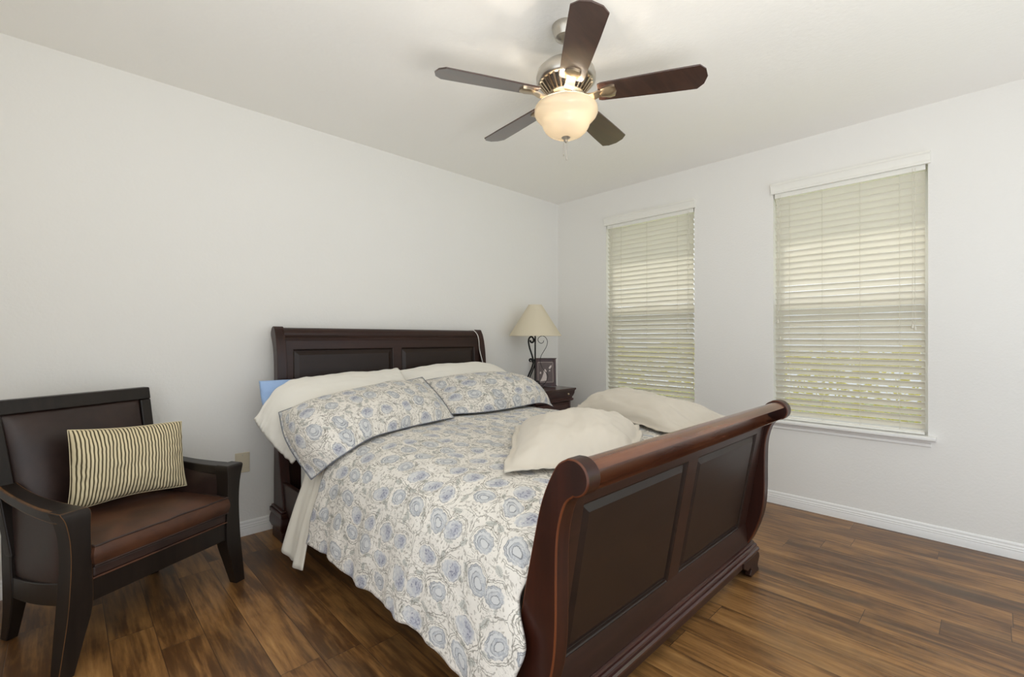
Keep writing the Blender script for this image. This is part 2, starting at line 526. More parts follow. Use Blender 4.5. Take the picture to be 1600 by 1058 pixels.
M_WALL = wall_mat('wall_paint', lin(234, 232, 227))
M_CEIL = wall_mat('ceiling_paint', lin(247, 245, 240), 45, 0.35)
M_TRIM = plain('trim_paint', lin(238, 237, 234), 0.4, 0, 0.02)
M_FLOOR = floor_mat()
M_CHERRY = wood_mat('cherry_wood', lin(38, 21, 15), lin(55, 32, 24), 'x', 0.34, coat=0.06)
M_CHERRY_V = wood_mat('cherry_wood_upright', lin(32, 14, 9), lin(58, 25, 15), 'z', 0.32, coat=0.12)
M_WORN = wood_mat('worn_cherry_edge', lin(50, 22, 12), lin(104, 54, 27), 'z', 0.32, scale=0.35)
M_ROLL_LIT = wood_mat('cherry_roll_lit', lin(82, 44, 28), lin(122, 74, 48), 'x', 0.22, coat=0.6)  # cherry brightened: window highlight on the footboard roll put into the colour
M_NIGHT = wood_mat('nightstand_cherry', lin(44, 20, 16), lin(66, 32, 26), 'x', 0.26, coat=0.6)
M_PANEL = wood_mat('cherry_panel', lin(33, 21, 15), lin(43, 28, 20), 'x', 0.36, coat=0.06)
M_WALNUT = wood_mat('walnut_blade', lin(46, 29, 24), lin(70, 45, 36), 'x', 0.28, coat=1.0)
M_NICKEL = plain('brushed_nickel', lin(196, 190, 180), 0.3, 1.0, 0.05, 90)
M_BRASSY = plain('warm_nickel', lin(200, 182, 156), 0.28, 1.0, 0.05, 90)
M_DARKGAP = plain('vent_dark', lin(34, 28, 24), 0.8)
M_IRON = plain('black_iron', lin(24, 22, 20), 0.45, 0.6, 0.1)
M_LEATHER = leather_mat('seat_leather', lin(54, 31, 20), lin(92, 56, 36))
M_LEATHER_D = leather_mat('back_leather', lin(40, 26, 22), lin(58, 40, 34), 0.36)
M_ESPRESSO = wood_mat('espresso_wood', lin(24, 19, 16), lin(38, 30, 25), 'z', 0.36, coat=0.1)
M_ESP_EDGE = wood_mat('worn_espresso_edge', lin(28, 22, 18), lin(118, 78, 38), 'z', 0.4, scale=0.45, coat=0.1)
M_FLORAL = floral_mat('floral_print')
M_FLORAL2 = floral_mat('floral_print_sham', 3.37)
M_SHADOW_LINE = plain('slate_shadow_line', lin(112, 116, 126), 0.8)  # slate colour painted in for the shadow line along the sham edges
M_WHITE = cloth_mat('white_cotton', lin(236, 232, 222))
M_SHEET = cloth_mat('white_sheet', lin(232, 226, 212))
M_CREAM = cloth_mat('cream_cotton', lin(216, 208, 194))
M_BLUE = cloth_mat('blue_cotton', lin(160, 188, 228))
M_TICKING = ticking_mat()
M_SLAT = translucent_mat('blind_slat', lin(238, 235, 226), (0.90, 0.88, 0.82), 0.4, 0.45)
M_BLINDW = plain('blind_white', lin(236, 234, 226), 0.45, 0, 0.02)
M_CORD = plain('blind_cord', lin(214, 210, 196), 0.8)
M_VINYL = plain('window_vinyl', lin(236, 236, 234), 0.35, 0, 0.02)
M_GLASS = clear_mat('window_glass', 0.06)
M_SCREEN = clear_mat('insect_screen', 0.28, lin(70, 72, 74), 0.9)
M_SHADE = translucent_mat('lamp_shade_linen', lin(236, 226, 202), (0.8, 0.74, 0.6), 0.9, 0.25)
M_BOWL = translucent_mat('alabaster_glass', lin(240, 226, 200), (0.44, 0.41, 0.35), 0.25, 0.45)
M_BEIGE = plain('beige_plastic', lin(214, 202, 176), 0.45, 0, 0.02)
M_FRAME = wood_mat('frame_wood', lin(46, 20, 18), lin(70, 32, 27), 'z', 0.3)
M_PRINT = plain('sepia_print', lin(92, 72, 66), 0.35, 0, 0.35, 30)
M_PALE = plain('print_pale', lin(222, 208, 200), 0.4, 0, 0.15, 60)
M_MAT = plain('mat_board', lin(206, 186, 176), 0.6)
M_GOLD = plain('antique_gold', lin(196, 176, 120), 0.4, 0.7)

# ------------------------------------------------------------------ room shell
H = 2.74
XL, YF = -4.75, -4.3          # the walls behind the camera
b = MB().box(XL - .15, 0.16, YF - .15, 0.15, -0.1, 0.0)
struct(b.build('floor', M_FLOOR, smooth=False))
b = MB().box(XL - .15, 0.16, YF - .15, 0.15, H, H + 0.1)
struct(b.build('ceiling', M_CEIL, smooth=False))
b = MB().box(XL - .15, 0.16, 0.0, 0.15, 0, H)
struct(b.build('wall_back', M_WALL, smooth=False))

WT = 0.16
WIN = [(-1.541, -0.632, 0.665, 2.41), (-3.051, -2.161, 0.642, 2.385)]   # y0, y1, z0, z1
b = MB()
ys = sorted([YF - .15, 0.0] + [w[0] for w in WIN] + [w[1] for w in WIN])
for i in range(len(ys) - 1):
    y0, y1 = ys[i], ys[i + 1]
    w = [k for k in WIN if abs(k[0] - y0) < 1e-6]
    if w:
        b.box(0, WT, y0, y1, 0, w[0][2]); b.box(0, WT, y0, y1, w[0][3], H)
    else:
        b.box(0, WT, y0, y1, 0, H)
struct(b.build('wall_right', M_WALL, smooth=False))
# walls behind the camera; their wide openings are added for the fill light
b = MB()
b.box(XL, -4.0, YF - .12, YF, 0, H); b.box(-0.3, 0, YF - .12, YF, 0, H); b.box(-4.0, -0.3, YF - .12, YF, 2.5, H)
struct(b.build('wall_front', M_WALL, smooth=False))
b = MB()
b.box(XL - .12, XL, -1.8, 0, 0, H); b.box(XL - .12, XL, YF, -4.1, 0, H); b.box(XL - .12, XL, -4.1, -1.8, 2.5, H)
struct(b.build('wall_left', M_WALL, smooth=False))

bb = [(0, 0), (0.016, 0), (0.016, 0.03), (0.013, 0.045), (0.014, 0.050), (0.011, 0.056), (0.012, 0.062), (0.008, 0.072), (0.008, 0.082), (0.004, 0.090), (0, 0.092)]
b = MB().prism([(-p[0], p[1]) for p in bb], 'x', XL, 0)
# prism along x wants (y,z): wall_back is at y=0 so the board stands at negative y
struct(b.build('baseboard_back', M_TRIM, angle=20))
b = MB().prism([(-p[0], p[1]) for p in bb], 'y', YF, 0)
struct(b.build('baseboard_right', M_TRIM, angle=20))

# ------------------------------------------------------------------ windows and blinds
def window(idx, y0, y1, z0, z1):
    yc = (y0 + y1) / 2
    loc = (0.12, yc, z0)
    x0, x1 = 0.105, 0.15
    b = MB()
    t = 0.04
    b.box(x0, x1, y0, y0 + t, z0, z1); b.box(x0, x1, y1 - t, y1, z0, z1)
    b.box(x0, x1, y0 + t, y1 - t, z0, z0 + t); b.box(x0, x1, y0 + t, y1 - t, z1 - t, z1)
    root = b.build('window_%d' % idx, M_VINYL, loc=loc, smooth=False, bevel=0.003)
    struct(root, ['tall window at the far end, beside the nightstand', 'wide near window to the right of the footboard'][idx - 1], 'window')
    zm = z0 + (z1 - z0) * 0.50
    b = MB().box(0.112, 0.145, y0 + t, y1 - t, zm - 0.025, zm + 0.025)
    b.build('meeting_rail', M_VINYL, root, smooth=False, bevel=0.003)
    b = MB().box(0.128, 0.132, y0 + t, y1 - t, z0 + t, zm - 0.025)
    b.box(0.128, 0.132, y0 + t, y1 - t, zm + 0.025, z1 - t)
    b.build('pane', M_GLASS, root, smooth=False)
    b = MB().box(0.1465, 0.148, y0 + t, y1 - t, z0 + t, zm - 0.02)
    b.build('insect_screen', M_SCREEN, root, smooth=False)
    # stool and apron
    sill = [(0.10, -0.03), (0.10, 0.0), (-0.045, 0.0), (-0.052, -0.006), (-0.052, -0.020), (-0.046, -0.027), (0.0, -0.030)]
    b = MB()
    b.box(0.0, 0.104, y0, y1, z0 - 0.002, z0 + 0.003)
    b.prism([(p[0], z0 + p[1] + 0.003) for p in [(-0.0005, -0.03), (-0.0005, 0.0), (-0.045, 0.0), (-0.052, -0.006), (-0.052, -0.018), (-0.045, -0.026)]], 'y', y0 - 0.04, y1 + 0.04)
    b.prism([(p[0], z0 + p[1]) for p in [(-0.0005, -0.028), (-0.020, -0.028), (-0.020, -0.034), (-0.012, -0.046), (-0.012, -0.062), (-0.0005, -0.066)]], 'y', y0 - 0.015, y1 + 0.015)
    b.build('sill', M_TRIM, root, angle=20)

def blind(idx, y0, y1, z0, z1, label, cords, pulls):
    yc = (y0 + y1) / 2
    root = thing('window_blind', label, 'blind', (0.03, yc, z0), group='slatted window blinds')
    a0, a1 = y0 + 0.012, y1 - 0.008
    # valance: moulded board just proud of the wall
    vz0 = z1 - 0.018
    prof = [(0.0, vz0), (-0.016, vz0), (-0.018, vz0 + 0.010), (-0.015, vz0 + 0.018), (-0.016, vz0 + 0.030), (-0.022, vz0 + 0.044), (-0.024, vz0 + 0.056), (-0.030, vz0 + 0.064), (-0.030, vz0 + 0.076), (0.0, vz0 + 0.076)]
    b = MB().prism([(p[0] - 0.002, p[1]) for p in prof], 'y', y0 - 0.012, y1 + 0.012)
    b.build('valance', M_BLINDW, root, angle=20)
    b = MB().box(0.004, 0.055, a0, a1, z1 - 0.05, z1 - 0.004)
    b.build('head_rail', M_BLINDW, root, smooth=False, bevel=0.003)
    top, bot = z1 - 0.055, z0 + 0.035
    n = int((top - bot) / 0.0435)
    xc, hw, phi = 0.032, 0.0255, radians(47.5)
    rnd = random.Random(idx)
    b = MB()
    for i in range(n):
        z = top - (i + 0.5) * (top - bot) / n
        ph = phi + rnd.uniform(-0.05, 0.05)
        tl = rnd.uniform(-0.0022, 0.0022)
        sag = rnd.uniform(-0.0012, 0.0012)
        rows = []
        for k in range(9):
            s = k / 8; y = a0 + 0.004 + (a1 - a0 - 0.008) * s
            zz = z + tl * (s - 0.5) + sag * sin(pi * s * 3)
            sec = []
            for q in (-1, -0.5, 0, 0.5, 1):
                crown = 0.0022 * (1 - q * q)
                # q=-1 room-side edge (high), q=+1 outer edge (low)
                dx = q * hw * cos(ph) + crown * sin(ph)
                dz = -q * hw * sin(ph) + crown * cos(ph)
                sec.append((xc + dx, y, zz + dz + 0.0013))
            for q in (1, 0.5, 0, -0.5, -1):
                crown = 0.0022 * (1 - q * q)
                dx = q * hw * cos(ph) + crown * sin(ph)
                dz = -q * hw * sin(ph) + crown * cos(ph)
                sec.append((xc + dx - 0.0018, y, zz + dz - 0.0013))
            rows.append(sec)
        b.loft(rows)
    b.build('slats', M_SLAT, root, angle=50)
    b = MB().box(0.006, 0.058, a0 + .003, a1 - .003, z0 + 0.006, z0 + 0.024)
    b.build('bottom_rail', M_BLINDW, root, smooth=False, bevel=0.004)
    for y in cords:
        b = MB()
        b.tube([(0.011, y, top + 0.01), (0.011, y, z0 + 0.02)], 0.0011, 6)
        b.tube([(0.052, y, top + 0.01), (0.052, y, z0 + 0.02)], 0.0011, 6)
        b.build('ladder_cord', M_CORD, root)
    for y, zb, two in pulls:
        b = MB()
        b.tube([(-0.002, y, z1 - 0.03), (-0.005, y + 0.002, (z1 + zb) / 2), (-0.003, y, zb + 0.02)], 0.0013, 6)
        if two:
            b.tube([(-0.002, y + 0.014, z1 - 0.03), (-0.005, y + 0.012, (z1 + zb) / 2), (-0.003, y + 0.013, zb + 0.03)], 0.0013, 6)
        c = b.build('pull_cord', M_CORD, root)
        tas = [(0.002, 0.026), (0.005, 0.022), (0.0085, 0.004), (0.008, 0.0), (0.003, -0.002)]
        b = MB().lathe(tas, (-0.004, y, zb), 14)
        if two: b.lathe(tas, (-0.004, y + 0.013, zb + 0.012), 14)
        b.build('tassel', M_CORD, c)

for i, w in enumerate(WIN): window(i + 1, *w)
blind(1, *WIN[0], 'cream slatted blind on the narrower-looking far window near the table lamp', [-0.80, -1.08, -1.38], [(-1.495, 1.30, True), (-0.69, 1.33, False), (-0.705, 1.23, False)])
blind(2, *WIN[1], 'cream slatted blind on the larger near window right of the footboard', [-2.27, -2.48, -2.70, -2.91], [(-2.99, 1.315, True), (-2.195, 1.38, False), (-2.21, 1.25, False)])

# ------------------------------------------------------------------ outside the windows
b = MB().box(0.2, 9, -12, 9, -0.25, -0.2)
struct(b.build('ground', plain('outside_lawn', lin(150, 160, 90), 0.9, 0, 0.3, 6), smooth=False))
b = MB().box(0.16, 0.78, -8, 4, 2.62, 2.72)
struct(b.build('trim_1', M_TRIM, smooth=False))     # roof overhang above the windows
def hedge():
    t = translucent_mat('sunlit_leaf', lin(222, 214, 92), (0.95, 0.88, 0.26), 0.5, 0.6)
    rnd = random.Random(3)
    b = MB()
    for i in range(14000):
        y = rnd.uniform(-7.5, 3.0); x = 1.5 + rnd.random() ** 1.4 * 0.9
        top = 1.12 + 0.22 * noise.noise(Vector((x * 1.5, y * 1.3, 0)))
        z = rnd.uniform(-0.15, 1.0) ** 1 * top if rnd.random() < 0.75 else top - rnd.random() * 0.15
        c = Vector((x, y, z)); L = rnd.uniform(0.06, 0.12); Wd = L * rnd.uniform(0.3, 0.5)
        d = Vector((rnd.uniform(-1, 1), rnd.uniform(-1, 1), rnd.uniform(-0.6, 1))).normalized()
        s = d.orthogonal().normalized() * Wd
        k = d.cross(s).normalized() * Wd * 0.25
        b.add([c - d * L * .5, c + s * .5 + k, c + d * L * .5, c - s * .5 + k], [(0, 1, 2, 3)])
    o = b.build('shrub_hedge', t, loc=(1.9, -2.2, -0.2), smooth=False)
    tag(o, 'sunlit yellow green shrubbery seen through the gaps of the window blinds', 'shrub')
    o['kind'] = 'stuff'
hedge()

# ------------------------------------------------------------------ bed
BX0, BX1 = -2.955, -1.215
bed = thing('sleigh_bed', 'dark cherry wood sleigh bed with panelled headboard and curled footboard', 'bed', (-2.08, -1.3, 0))

def circ(c, r, a0, a1, n):
    return [(c[0] + r * cos(radians(a0 + (a1 - a0) * i / (n - 1))), c[1] + r * sin(radians(a0 + (a1 - a0) * i / (n - 1)))) for i in range(n)]

def smooth2(pts, n):
    return [(p.x, p.y) for p in smooth_path([(a, c, 0) for a, c in pts], n)]

def raised_panel(mb, x0, x1, fy, z0, z1, inset=0.006, rise=0.012, bw=0.028):
    """raised field: outer edge sunk behind the frame, sloped border, flat centre. fy(z)->y of the frame face; front is -y"""
    def ring(x0, x1, z0, z1, d):
        return [(x0, fy(z0) + d, z0), (x1, fy(z0) + d, z0), (x1, fy(z1) + d, z1), (x0, fy(z1) + d, z1)]
    e = 0.010
    rings = [ring(x0 - .01, x1 + .01, z0 - .01, z1 + .01, 0.03),
             ring(x0, x1, z0, z1, 0.0), ring(x0 + e * .6, x1 - e * .6, z0 + e * .6, z1 - e * .6, 0.004),
             ring(x0 + e, x1 - e, z0 + e, z1 - e, inset + 0.008),
             ring(x0 + e + .004, x1 - e - .004, z0 + e + .004, z1 - e - .004, inset + 0.008),
             ring(x0 + e + bw, x1 - e - bw, z0 + e + bw, z1 - e - bw, inset + 0.008 - rise),
             ]
    mb.loft(rings)

def bracket_foot(mb, xa, xb, y0, y1, h, fx):
    """ogee bracket foot; xa outer side, xb inner side"""
    w = xb - xa
    pts = [(0.0, h), (-0.06, h * .86), (-0.08, h * .70), (0.02, h * .45), (0.05, h * .30), (-0.02, h * .12), (-0.04, 0.0),
           (0.52, 0.0), (0.60, h * .16), (0.50, h * .36), (0.56, h * .52), (0.74, h * .46), (0.86, h * .60), (1.0, h * .74), (1.0, h)]
    mb.prism([(xa + p[0] * w, p[1]) for p in pts], 'y', y0, y1)

# --- footboard
fb_root = MB()
def fy(z): return -2.405 - 0.0905 * (z - 0.263) / 0.512
# frame: bottom rail + stiles + top rail as a slab behind the panels, with openings
Z0, Z1 = 0.262, 0.775
px = [(-2.822, -2.142), (-2.052, -1.372)]
slab = MB()
def fslab(x0, x1, z0, z1, d0=0.0, d1=0.055):
    slab.hexa([(x0, fy(z0) + d0, z0), (x1, fy(z0) + d0, z0), (x1, fy(z1) + d0, z1), (x0, fy(z1) + d0, z1)],
              [(x0, fy(z0) + d1, z0), (x1, fy(z0) + d1, z0), (x1, fy(z1) + d1, z1), (x0, fy(z1) + d1, z1)])
xi0, xi1 = BX0 + 0.055, BX1 - 0.055
fslab(xi0, px[0][0], Z0, Z1); fslab(px[0][1], px[1][0], Z0, Z1); fslab(px[1][1], xi1, Z0, Z1)
fslab(xi0, xi1, Z1, 0.85)
slab.prism([(fy(Z0), Z0), (-2.409, 0.235), (-2.413, 0.200), (-2.416, 0.150), (-2.34, 0.150), (-2.34, Z0)], 'x', xi0, xi1)
footboard = slab.build('footboard', M_CHERRY, bed, angle=25)
for (a, c) in px:
    m = MB(); raised_panel(m, a, c, fy, Z0, Z1)
    m.build('panel', M_PANEL, footboard, smooth=False, bevel=0.0015, seg=1)
# rolled top rail
roll = circ((-2.556, 0.886), 0.046, 225, 510, 30)
roll = roll + [(-2.470, 0.865), (-2.448, 0.835), (-2.505, 0.832)]
MB().prism(roll, 'x', xi0 - .004, xi1 + .004).build('top_rail', M_ROLL_LIT, footboard, angle=30)
post = smooth2([(-2.414, 0.150), (-2.440, 0.20), (-2.470, 0.28), (-2.490, 0.36), (-2.499, 0.46), (-2.500, 0.60), (-2.503, 0.70), (-2.514, 0.765), (-2.533, 0.815), (-2.560, 0.840)], 34)
post += circ((-2.558, 0.891), 0.052, 278, 440, 22)[1:] if False else []
scroll = circ((-2.558, 0.890), 0.051, -100, -270, 26)
post += scroll
post += smooth2([(-2.540, 0.940), (-2.505, 0.918), (-2.476, 0.872), (-2.452, 0.82), (-2.434, 0.765), (-2.412, 0.673), (-2.385, 0.556), (-2.360, 0.43), (-2.342, 0.30), (-2.334, 0.15)], 30)
for xa, xb in ((BX0, BX0 + 0.058), (BX1 - 0.058, BX1)):
    MB().prism(post, 'x', xa, xb).build('post', M_CHERRY_V, footboard, angle=40, bevel=0.005, seg=3, edge=M_WORN)
# ridged base moulding
bm_prof = [(-2.33, 0.104), (-2.33, 0.154), (-2.418, 0.154), (-2.424, 0.151), (-2.426, 0.144), (-2.433, 0.143), (-2.439, 0.138), (-2.440, 0.130), (-2.447, 0.128), (-2.452, 0.120), (-2.451, 0.111), (-2.442, 0.104)]
MB().prism(bm_prof, 'x', BX0 - 0.012, BX1 + 0.012).build('base_moulding', M_NIGHT, footboard, angle=25)
m = MB(); m.box(BX0 - .003, BX1 + .003, -2.440, -2.420, 0.070, 0.104)
m.build('apron', M_CHERRY, footboard, smooth=False, bevel=0.003)
for xa, xb in ((BX0 - 0.008, BX0 + 0.20), (BX1 + 0.008, BX1 - 0.20)):
    m = MB(); bracket_foot(m, xa, xb, -2.449, -2.421, 0.104, 0)
    # return piece along the side of the bed
    sx0, sx1 = (xa, xa + 0.03) if xa < xb else (xa - 0.03, xa)
    pts = [(0.0, .104), (0.0, 0.014), (0.01, 0.0), (0.085, 0.0), (0.09, .02), (0.075, .04), (0.10, .058), (0.13, .062), (0.13, .104)]
    m.prism([(-2.422 + p[0], p[1]) for p in pts], 'x', sx0, sx1)
    m.build('foot', M_CHERRY, footboard, angle=30, bevel=0.003)

# --- headboard
def hy(z): return -0.158 - 0.03 * (1.2 - z) / 0.8
slab = MB()
hpx = [(-2.850, -2.120), (-2.050, -1.320)]
hz0, hz1 = 0.62, 1.192
def hslab(x0, x1, z0, z1, d0=0.0, d1=0.05):
    slab.hexa([(x0, hy(z0) + d0, z0), (x1, hy(z0) + d0, z0), (x1, hy(z1) + d0, z1), (x0, hy(z1) + d0, z1)],
              [(x0, hy(z0) + d1, z0), (x1, hy(z0) + d1, z0), (x1, hy(z1) + d1, z1), (x0, hy(z1) + d1, z1)])
hslab(xi0, hpx[0][0], hz0, hz1); hslab(hpx[0][1], hpx[1][0], hz0, hz1); hslab(hpx[1][1], xi1, hz0, hz1)
hslab(xi0, xi1, hz1, 1.262); hslab(xi0, xi1, 0.15, hz0)
headboard = slab.build('headboard', M_CHERRY, bed, angle=25)
for (a, c) in hpx:
    m = MB(); raised_panel(m, a, c, hy, hz0, hz1, bw=0.03)
    m.build('panel', M_PANEL, headboard, smooth=False, bevel=0.0015, seg=1)
roll = circ((-0.112, 1.290), 0.043, -50, 205, 26) + [(-0.160, 1.262), (-0.158, 1.246), (-0.11, 1.246)]
MB().prism(roll, 'x', xi0 - .004, xi1 + .004).build('top_rail', M_CHERRY, headboard, angle=30)
post = smooth2([(-0.30, 0.15), (-0.292, 0.22), (-0.262, 0.33), (-0.228, 0.45), (-0.206, 0.60), (-0.200, 0.80), (-0.196, 1.0), (-0.188, 1.12), (-0.172, 1.22), (-0.152, 1.29), (-0.128, 1.332)], 34)
post += circ((-0.105, 1.295), 0.046, 118, -38, 20)
post += smooth2([(-0.078, 1.250), (-0.100, 1.20), (-0.118, 1.10), (-0.122, 0.9), (-0.122, 0.56), (-0.118, 0.34), (-0.118, 0.15)], 20)
for xa, xb in ((BX0, BX0 + 0.058), (BX1 - 0.058, BX1)):
    MB().prism(post, 'x', xa, xb).build('post', M_CHERRY_V, headboard, angle=40, bevel=0.005, seg=3, edge=M_CHERRY_V)
for xa, xb in ((BX0 - 0.02, BX0 + 0.11), (BX1 - 0.11, BX1 + 0.02)):
    m = MB()
    m.box(xa, xb, -0.325, -0.098, 0.155, 0.185)
    m.box(xa + .008, xb - .008, -0.315, -0.106, 0.185, 0.20)
    m.loft([[(xa + .010, -.31, .06), (xb - .01, -.31, .06), (xb - .01, -.112, .06), (xa + .010, -.112, .06)],
            [(xa - .002, -.322, .09), (xb - .002, -.322, .09), (xb - .002, -.100, .09), (xa - .002, -.100, .09)],
            [(xa - .002, -.322, .12), (xb - .002, -.322, .12), (xb - .002, -.100, .12), (xa - .002, -.100, .12)],
            [(xa + .006, -.314, .155), (xb - .006, -.314, .155), (xb - .006, -.108, .155), (xa + .006, -.108, .155)]])
    m.box(xa + 0.012, xb - .012, -0.305, -0.118, 0.0, 0.06)
    m.build('foot', M_CHERRY_V, headboard, angle=30, bevel=0.006, seg=3)
# --- side rails
for xa, xb in ((BX0 + 0.012, BX0 + 0.040), (BX1 - 0.040, BX1 - 0.012)):
    MB().box(xa, xb, -2.36, -0.20, 0.17, 0.36).build('side_rail', M_CHERRY, bed, smooth=False, bevel=0.004)

# ------------------------------------------------------------------ mattress, sheet, duvet
def rbox(x0, x1, y0, y1, z0, z1, r):
    b = MB(); n = 8
    loop = []
    for cx_, cy_, a in ((x1 - r, y1 - r, 0), (x0 + r, y1 - r, 90), (x0 + r, y0 + r, 180), (x1 - r, y0 + r, 270)):
        for i in range(n + 1):
            t = radians(a + 90 * i / n); loop.append((cx_ + r * cos(t), cy_ + r * sin(t)))
    cx0, cy0 = (x0 + x1) / 2, (y0 + y1) / 2
    def ring(s, z): return [(p[0] - s * (1 if p[0] > cx0 else -1), p[1] - s * (1 if p[1] > cy0 else -1), z) for p in loop]
    q = 0.035
    b.loft([ring(q, z0), ring(q * .3, z0 + q * .3), ring(0, z0 + q), ring(0, z1 - q), ring(q * .3, z1 - q * .3), ring(q, z1)])
    return b
o = rbox(-2.856, -1.308, -2.325, -0.27, 0.20, 0.652, 0.06).build('mattress', M_WHITE, loc=(-2.08, -1.28, 0.20), angle=60)
tag(o, 'thick white mattress under the floral duvet in the sleigh bed', 'mattress')

# duvet: section across the bed (x,z) swept from head to foot
def duvet():
    y_head, y_foot = -0.62, -2.372
    n, m = 110, 150
    sec = [(-1.135, 0.30), (-1.150, 0.45), (-1.175, 0.58), (-1.225, 0.690), (-1.33, 0.726), (-1.60, 0.732), (-2.08, 0.730), (-2.50, 0.722), (-2.74, 0.702), (-2.865, 0.655), (-2.935, 0.575), (-2.972, 0.46), (-2.998, 0.34), (-3.016, 0.215)]
    P = smooth_path([(p[0], p[1], 0) for p in sec], m)
    L = [0.0]
    for i in range(1, m): L.append(L[-1] + (P[i] - P[i - 1]).length)
    i_side = next(i for i in range(m) if P[i].x < -2.74)
    rows, uvs = [], []
    for a in range(n):
        s = a / (n - 1)
        y = y_head + (y_foot - y_head) * s
        row, ur = [], []
        for k in range(m):
            p = P[k]; x, z = p.x, p.y
            side = min(max((L[k] - L[i_side]) / (L[-1] - L[i_side]), 0), 1)
            # hem drops lower toward the foot and waves
            hem = 0.012 * sin(y * 6.2 + 0.6) + 0.016 * nz(y, 4, 0, 7) + 0.022 * max(0, 1 - abs(y + 1.5) / 0.35) - 0.045 * max(0, s - 0.72) / 0.28
            z += hem * side ** 2 * (1 if L[k] > L[i_side] else 0)
            fold = 0.011 * sin(y * 8.0 + 2.2 * sin(y * 3) + 1.2) + 0.006 * sin(y * 19 + 1.3) + 0.012 * nz(y, 0, 0, 9) * side ** 2
            x -= fold * side ** 1.3 + 0.014 * side
            # puff on top
            top = 1 - side
            z += top * (0.016 * nz(x, y, 0, 2.2) + 0.008 * nz(x, y, 3, 6.0) + 0.004 * nz(x, y, 7, 14))
            x += side * (0.008 * nz(3, y, z, 9) + 0.004 * nz(5, y, z, 20))
            yy = y
            q_ = min(max((-2.35 - x) / 0.35, 0), 1); q_ = q_ * q_ * (3 - 2 * q_)
            start = y_head - 0.305 * q_          # the head edge is cut back on the hanging side
            yy = start + (y_foot - start) * s
            if side > 0:
                # foot end flares a little and wrinkles against the post
                yy -= 0.03 * max(0, s - 0.7) / 0.3 * min(1, max(0, (0.52 - z) / 0.12))
                if s > 0.85: yy += 0.012 * sin(z * 28) * (s - 0.85) / 0.15
            if s > 0.955:
                f = (s - 0.955) / 0.045
                z -= 0.045 * f * f * top
                if L[k] <= L[i_side]: pass
            row.append((x, yy, z)); ur.append((L[k], yy))
        rows.append(row); uvs.append(ur)
    b = MB().grid(rows, uvs)
    o = b.build('duvet', M_FLORAL, loc=(-2.08, -1.5, 0.66), angle=180, solid=0.016)
    tag(o, 'white duvet with blue floral print draped over the bed and its left side', 'duvet')
duvet()

def hanging_sheet():
    # corner of the white sheet hanging at the left of the bed behind the duvet
    n, m = 46, 26
    rows, uvs = [], []
    for a in range(n):
        s = a / (n - 1)
        path = smooth_path([(-2.70, 0.690), (-2.85, 0.665), (-2.93, 0.600), (-2.965, 0.50), (-3.000, 0.30), (-3.020, 0.085)], 40) if False else None
        row, ur = [], []
        for k in range(m):
            t = k / (m - 1)
            c = crpath([Vector(p) for p in ((-2.72, 0.672, 0), (-2.87, 0.655, 0), (-2.935, 0.59, 0), (-2.965, 0.46, 0), (-3.015, 0.28, 0), (-3.055, 0.075, 0))], s)
            ya = -0.42 - 0.26 * min(1, s * 2.2) ** 1.5 + 0.11 * max(0, s - 0.5)
            yb = -0.900 + 0.012 * s
            y = ya + (yb - ya) * t
            x = c.x - (0.013 * sin(t * 9 + 1.2 * s) + 0.005 * sin(t * 21)) * s
            z = c.y
            if s > 0.8:           # rounded lower corner
                z += 0.035 * ((s - 0.8) / 0.2) * max(0, 1 - t / 0.35) ** 2
                z += 0.003 * sin(t * 14) * (s - 0.8) / 0.2
            row.append((x, y, z)); ur.append((s * 0.8, t * 0.5))
        rows.append(row); uvs.append(ur)
    o = MB().grid(rows, uvs).build('bed_sheet', M_SHEET, loc=(-2.98, -0.68, 0.08), angle=180, solid=0.004)
    tag(o, 'plain white sheet corner hanging down beside the headboard post, left of the duvet', 'sheet')
hanging_sheet()

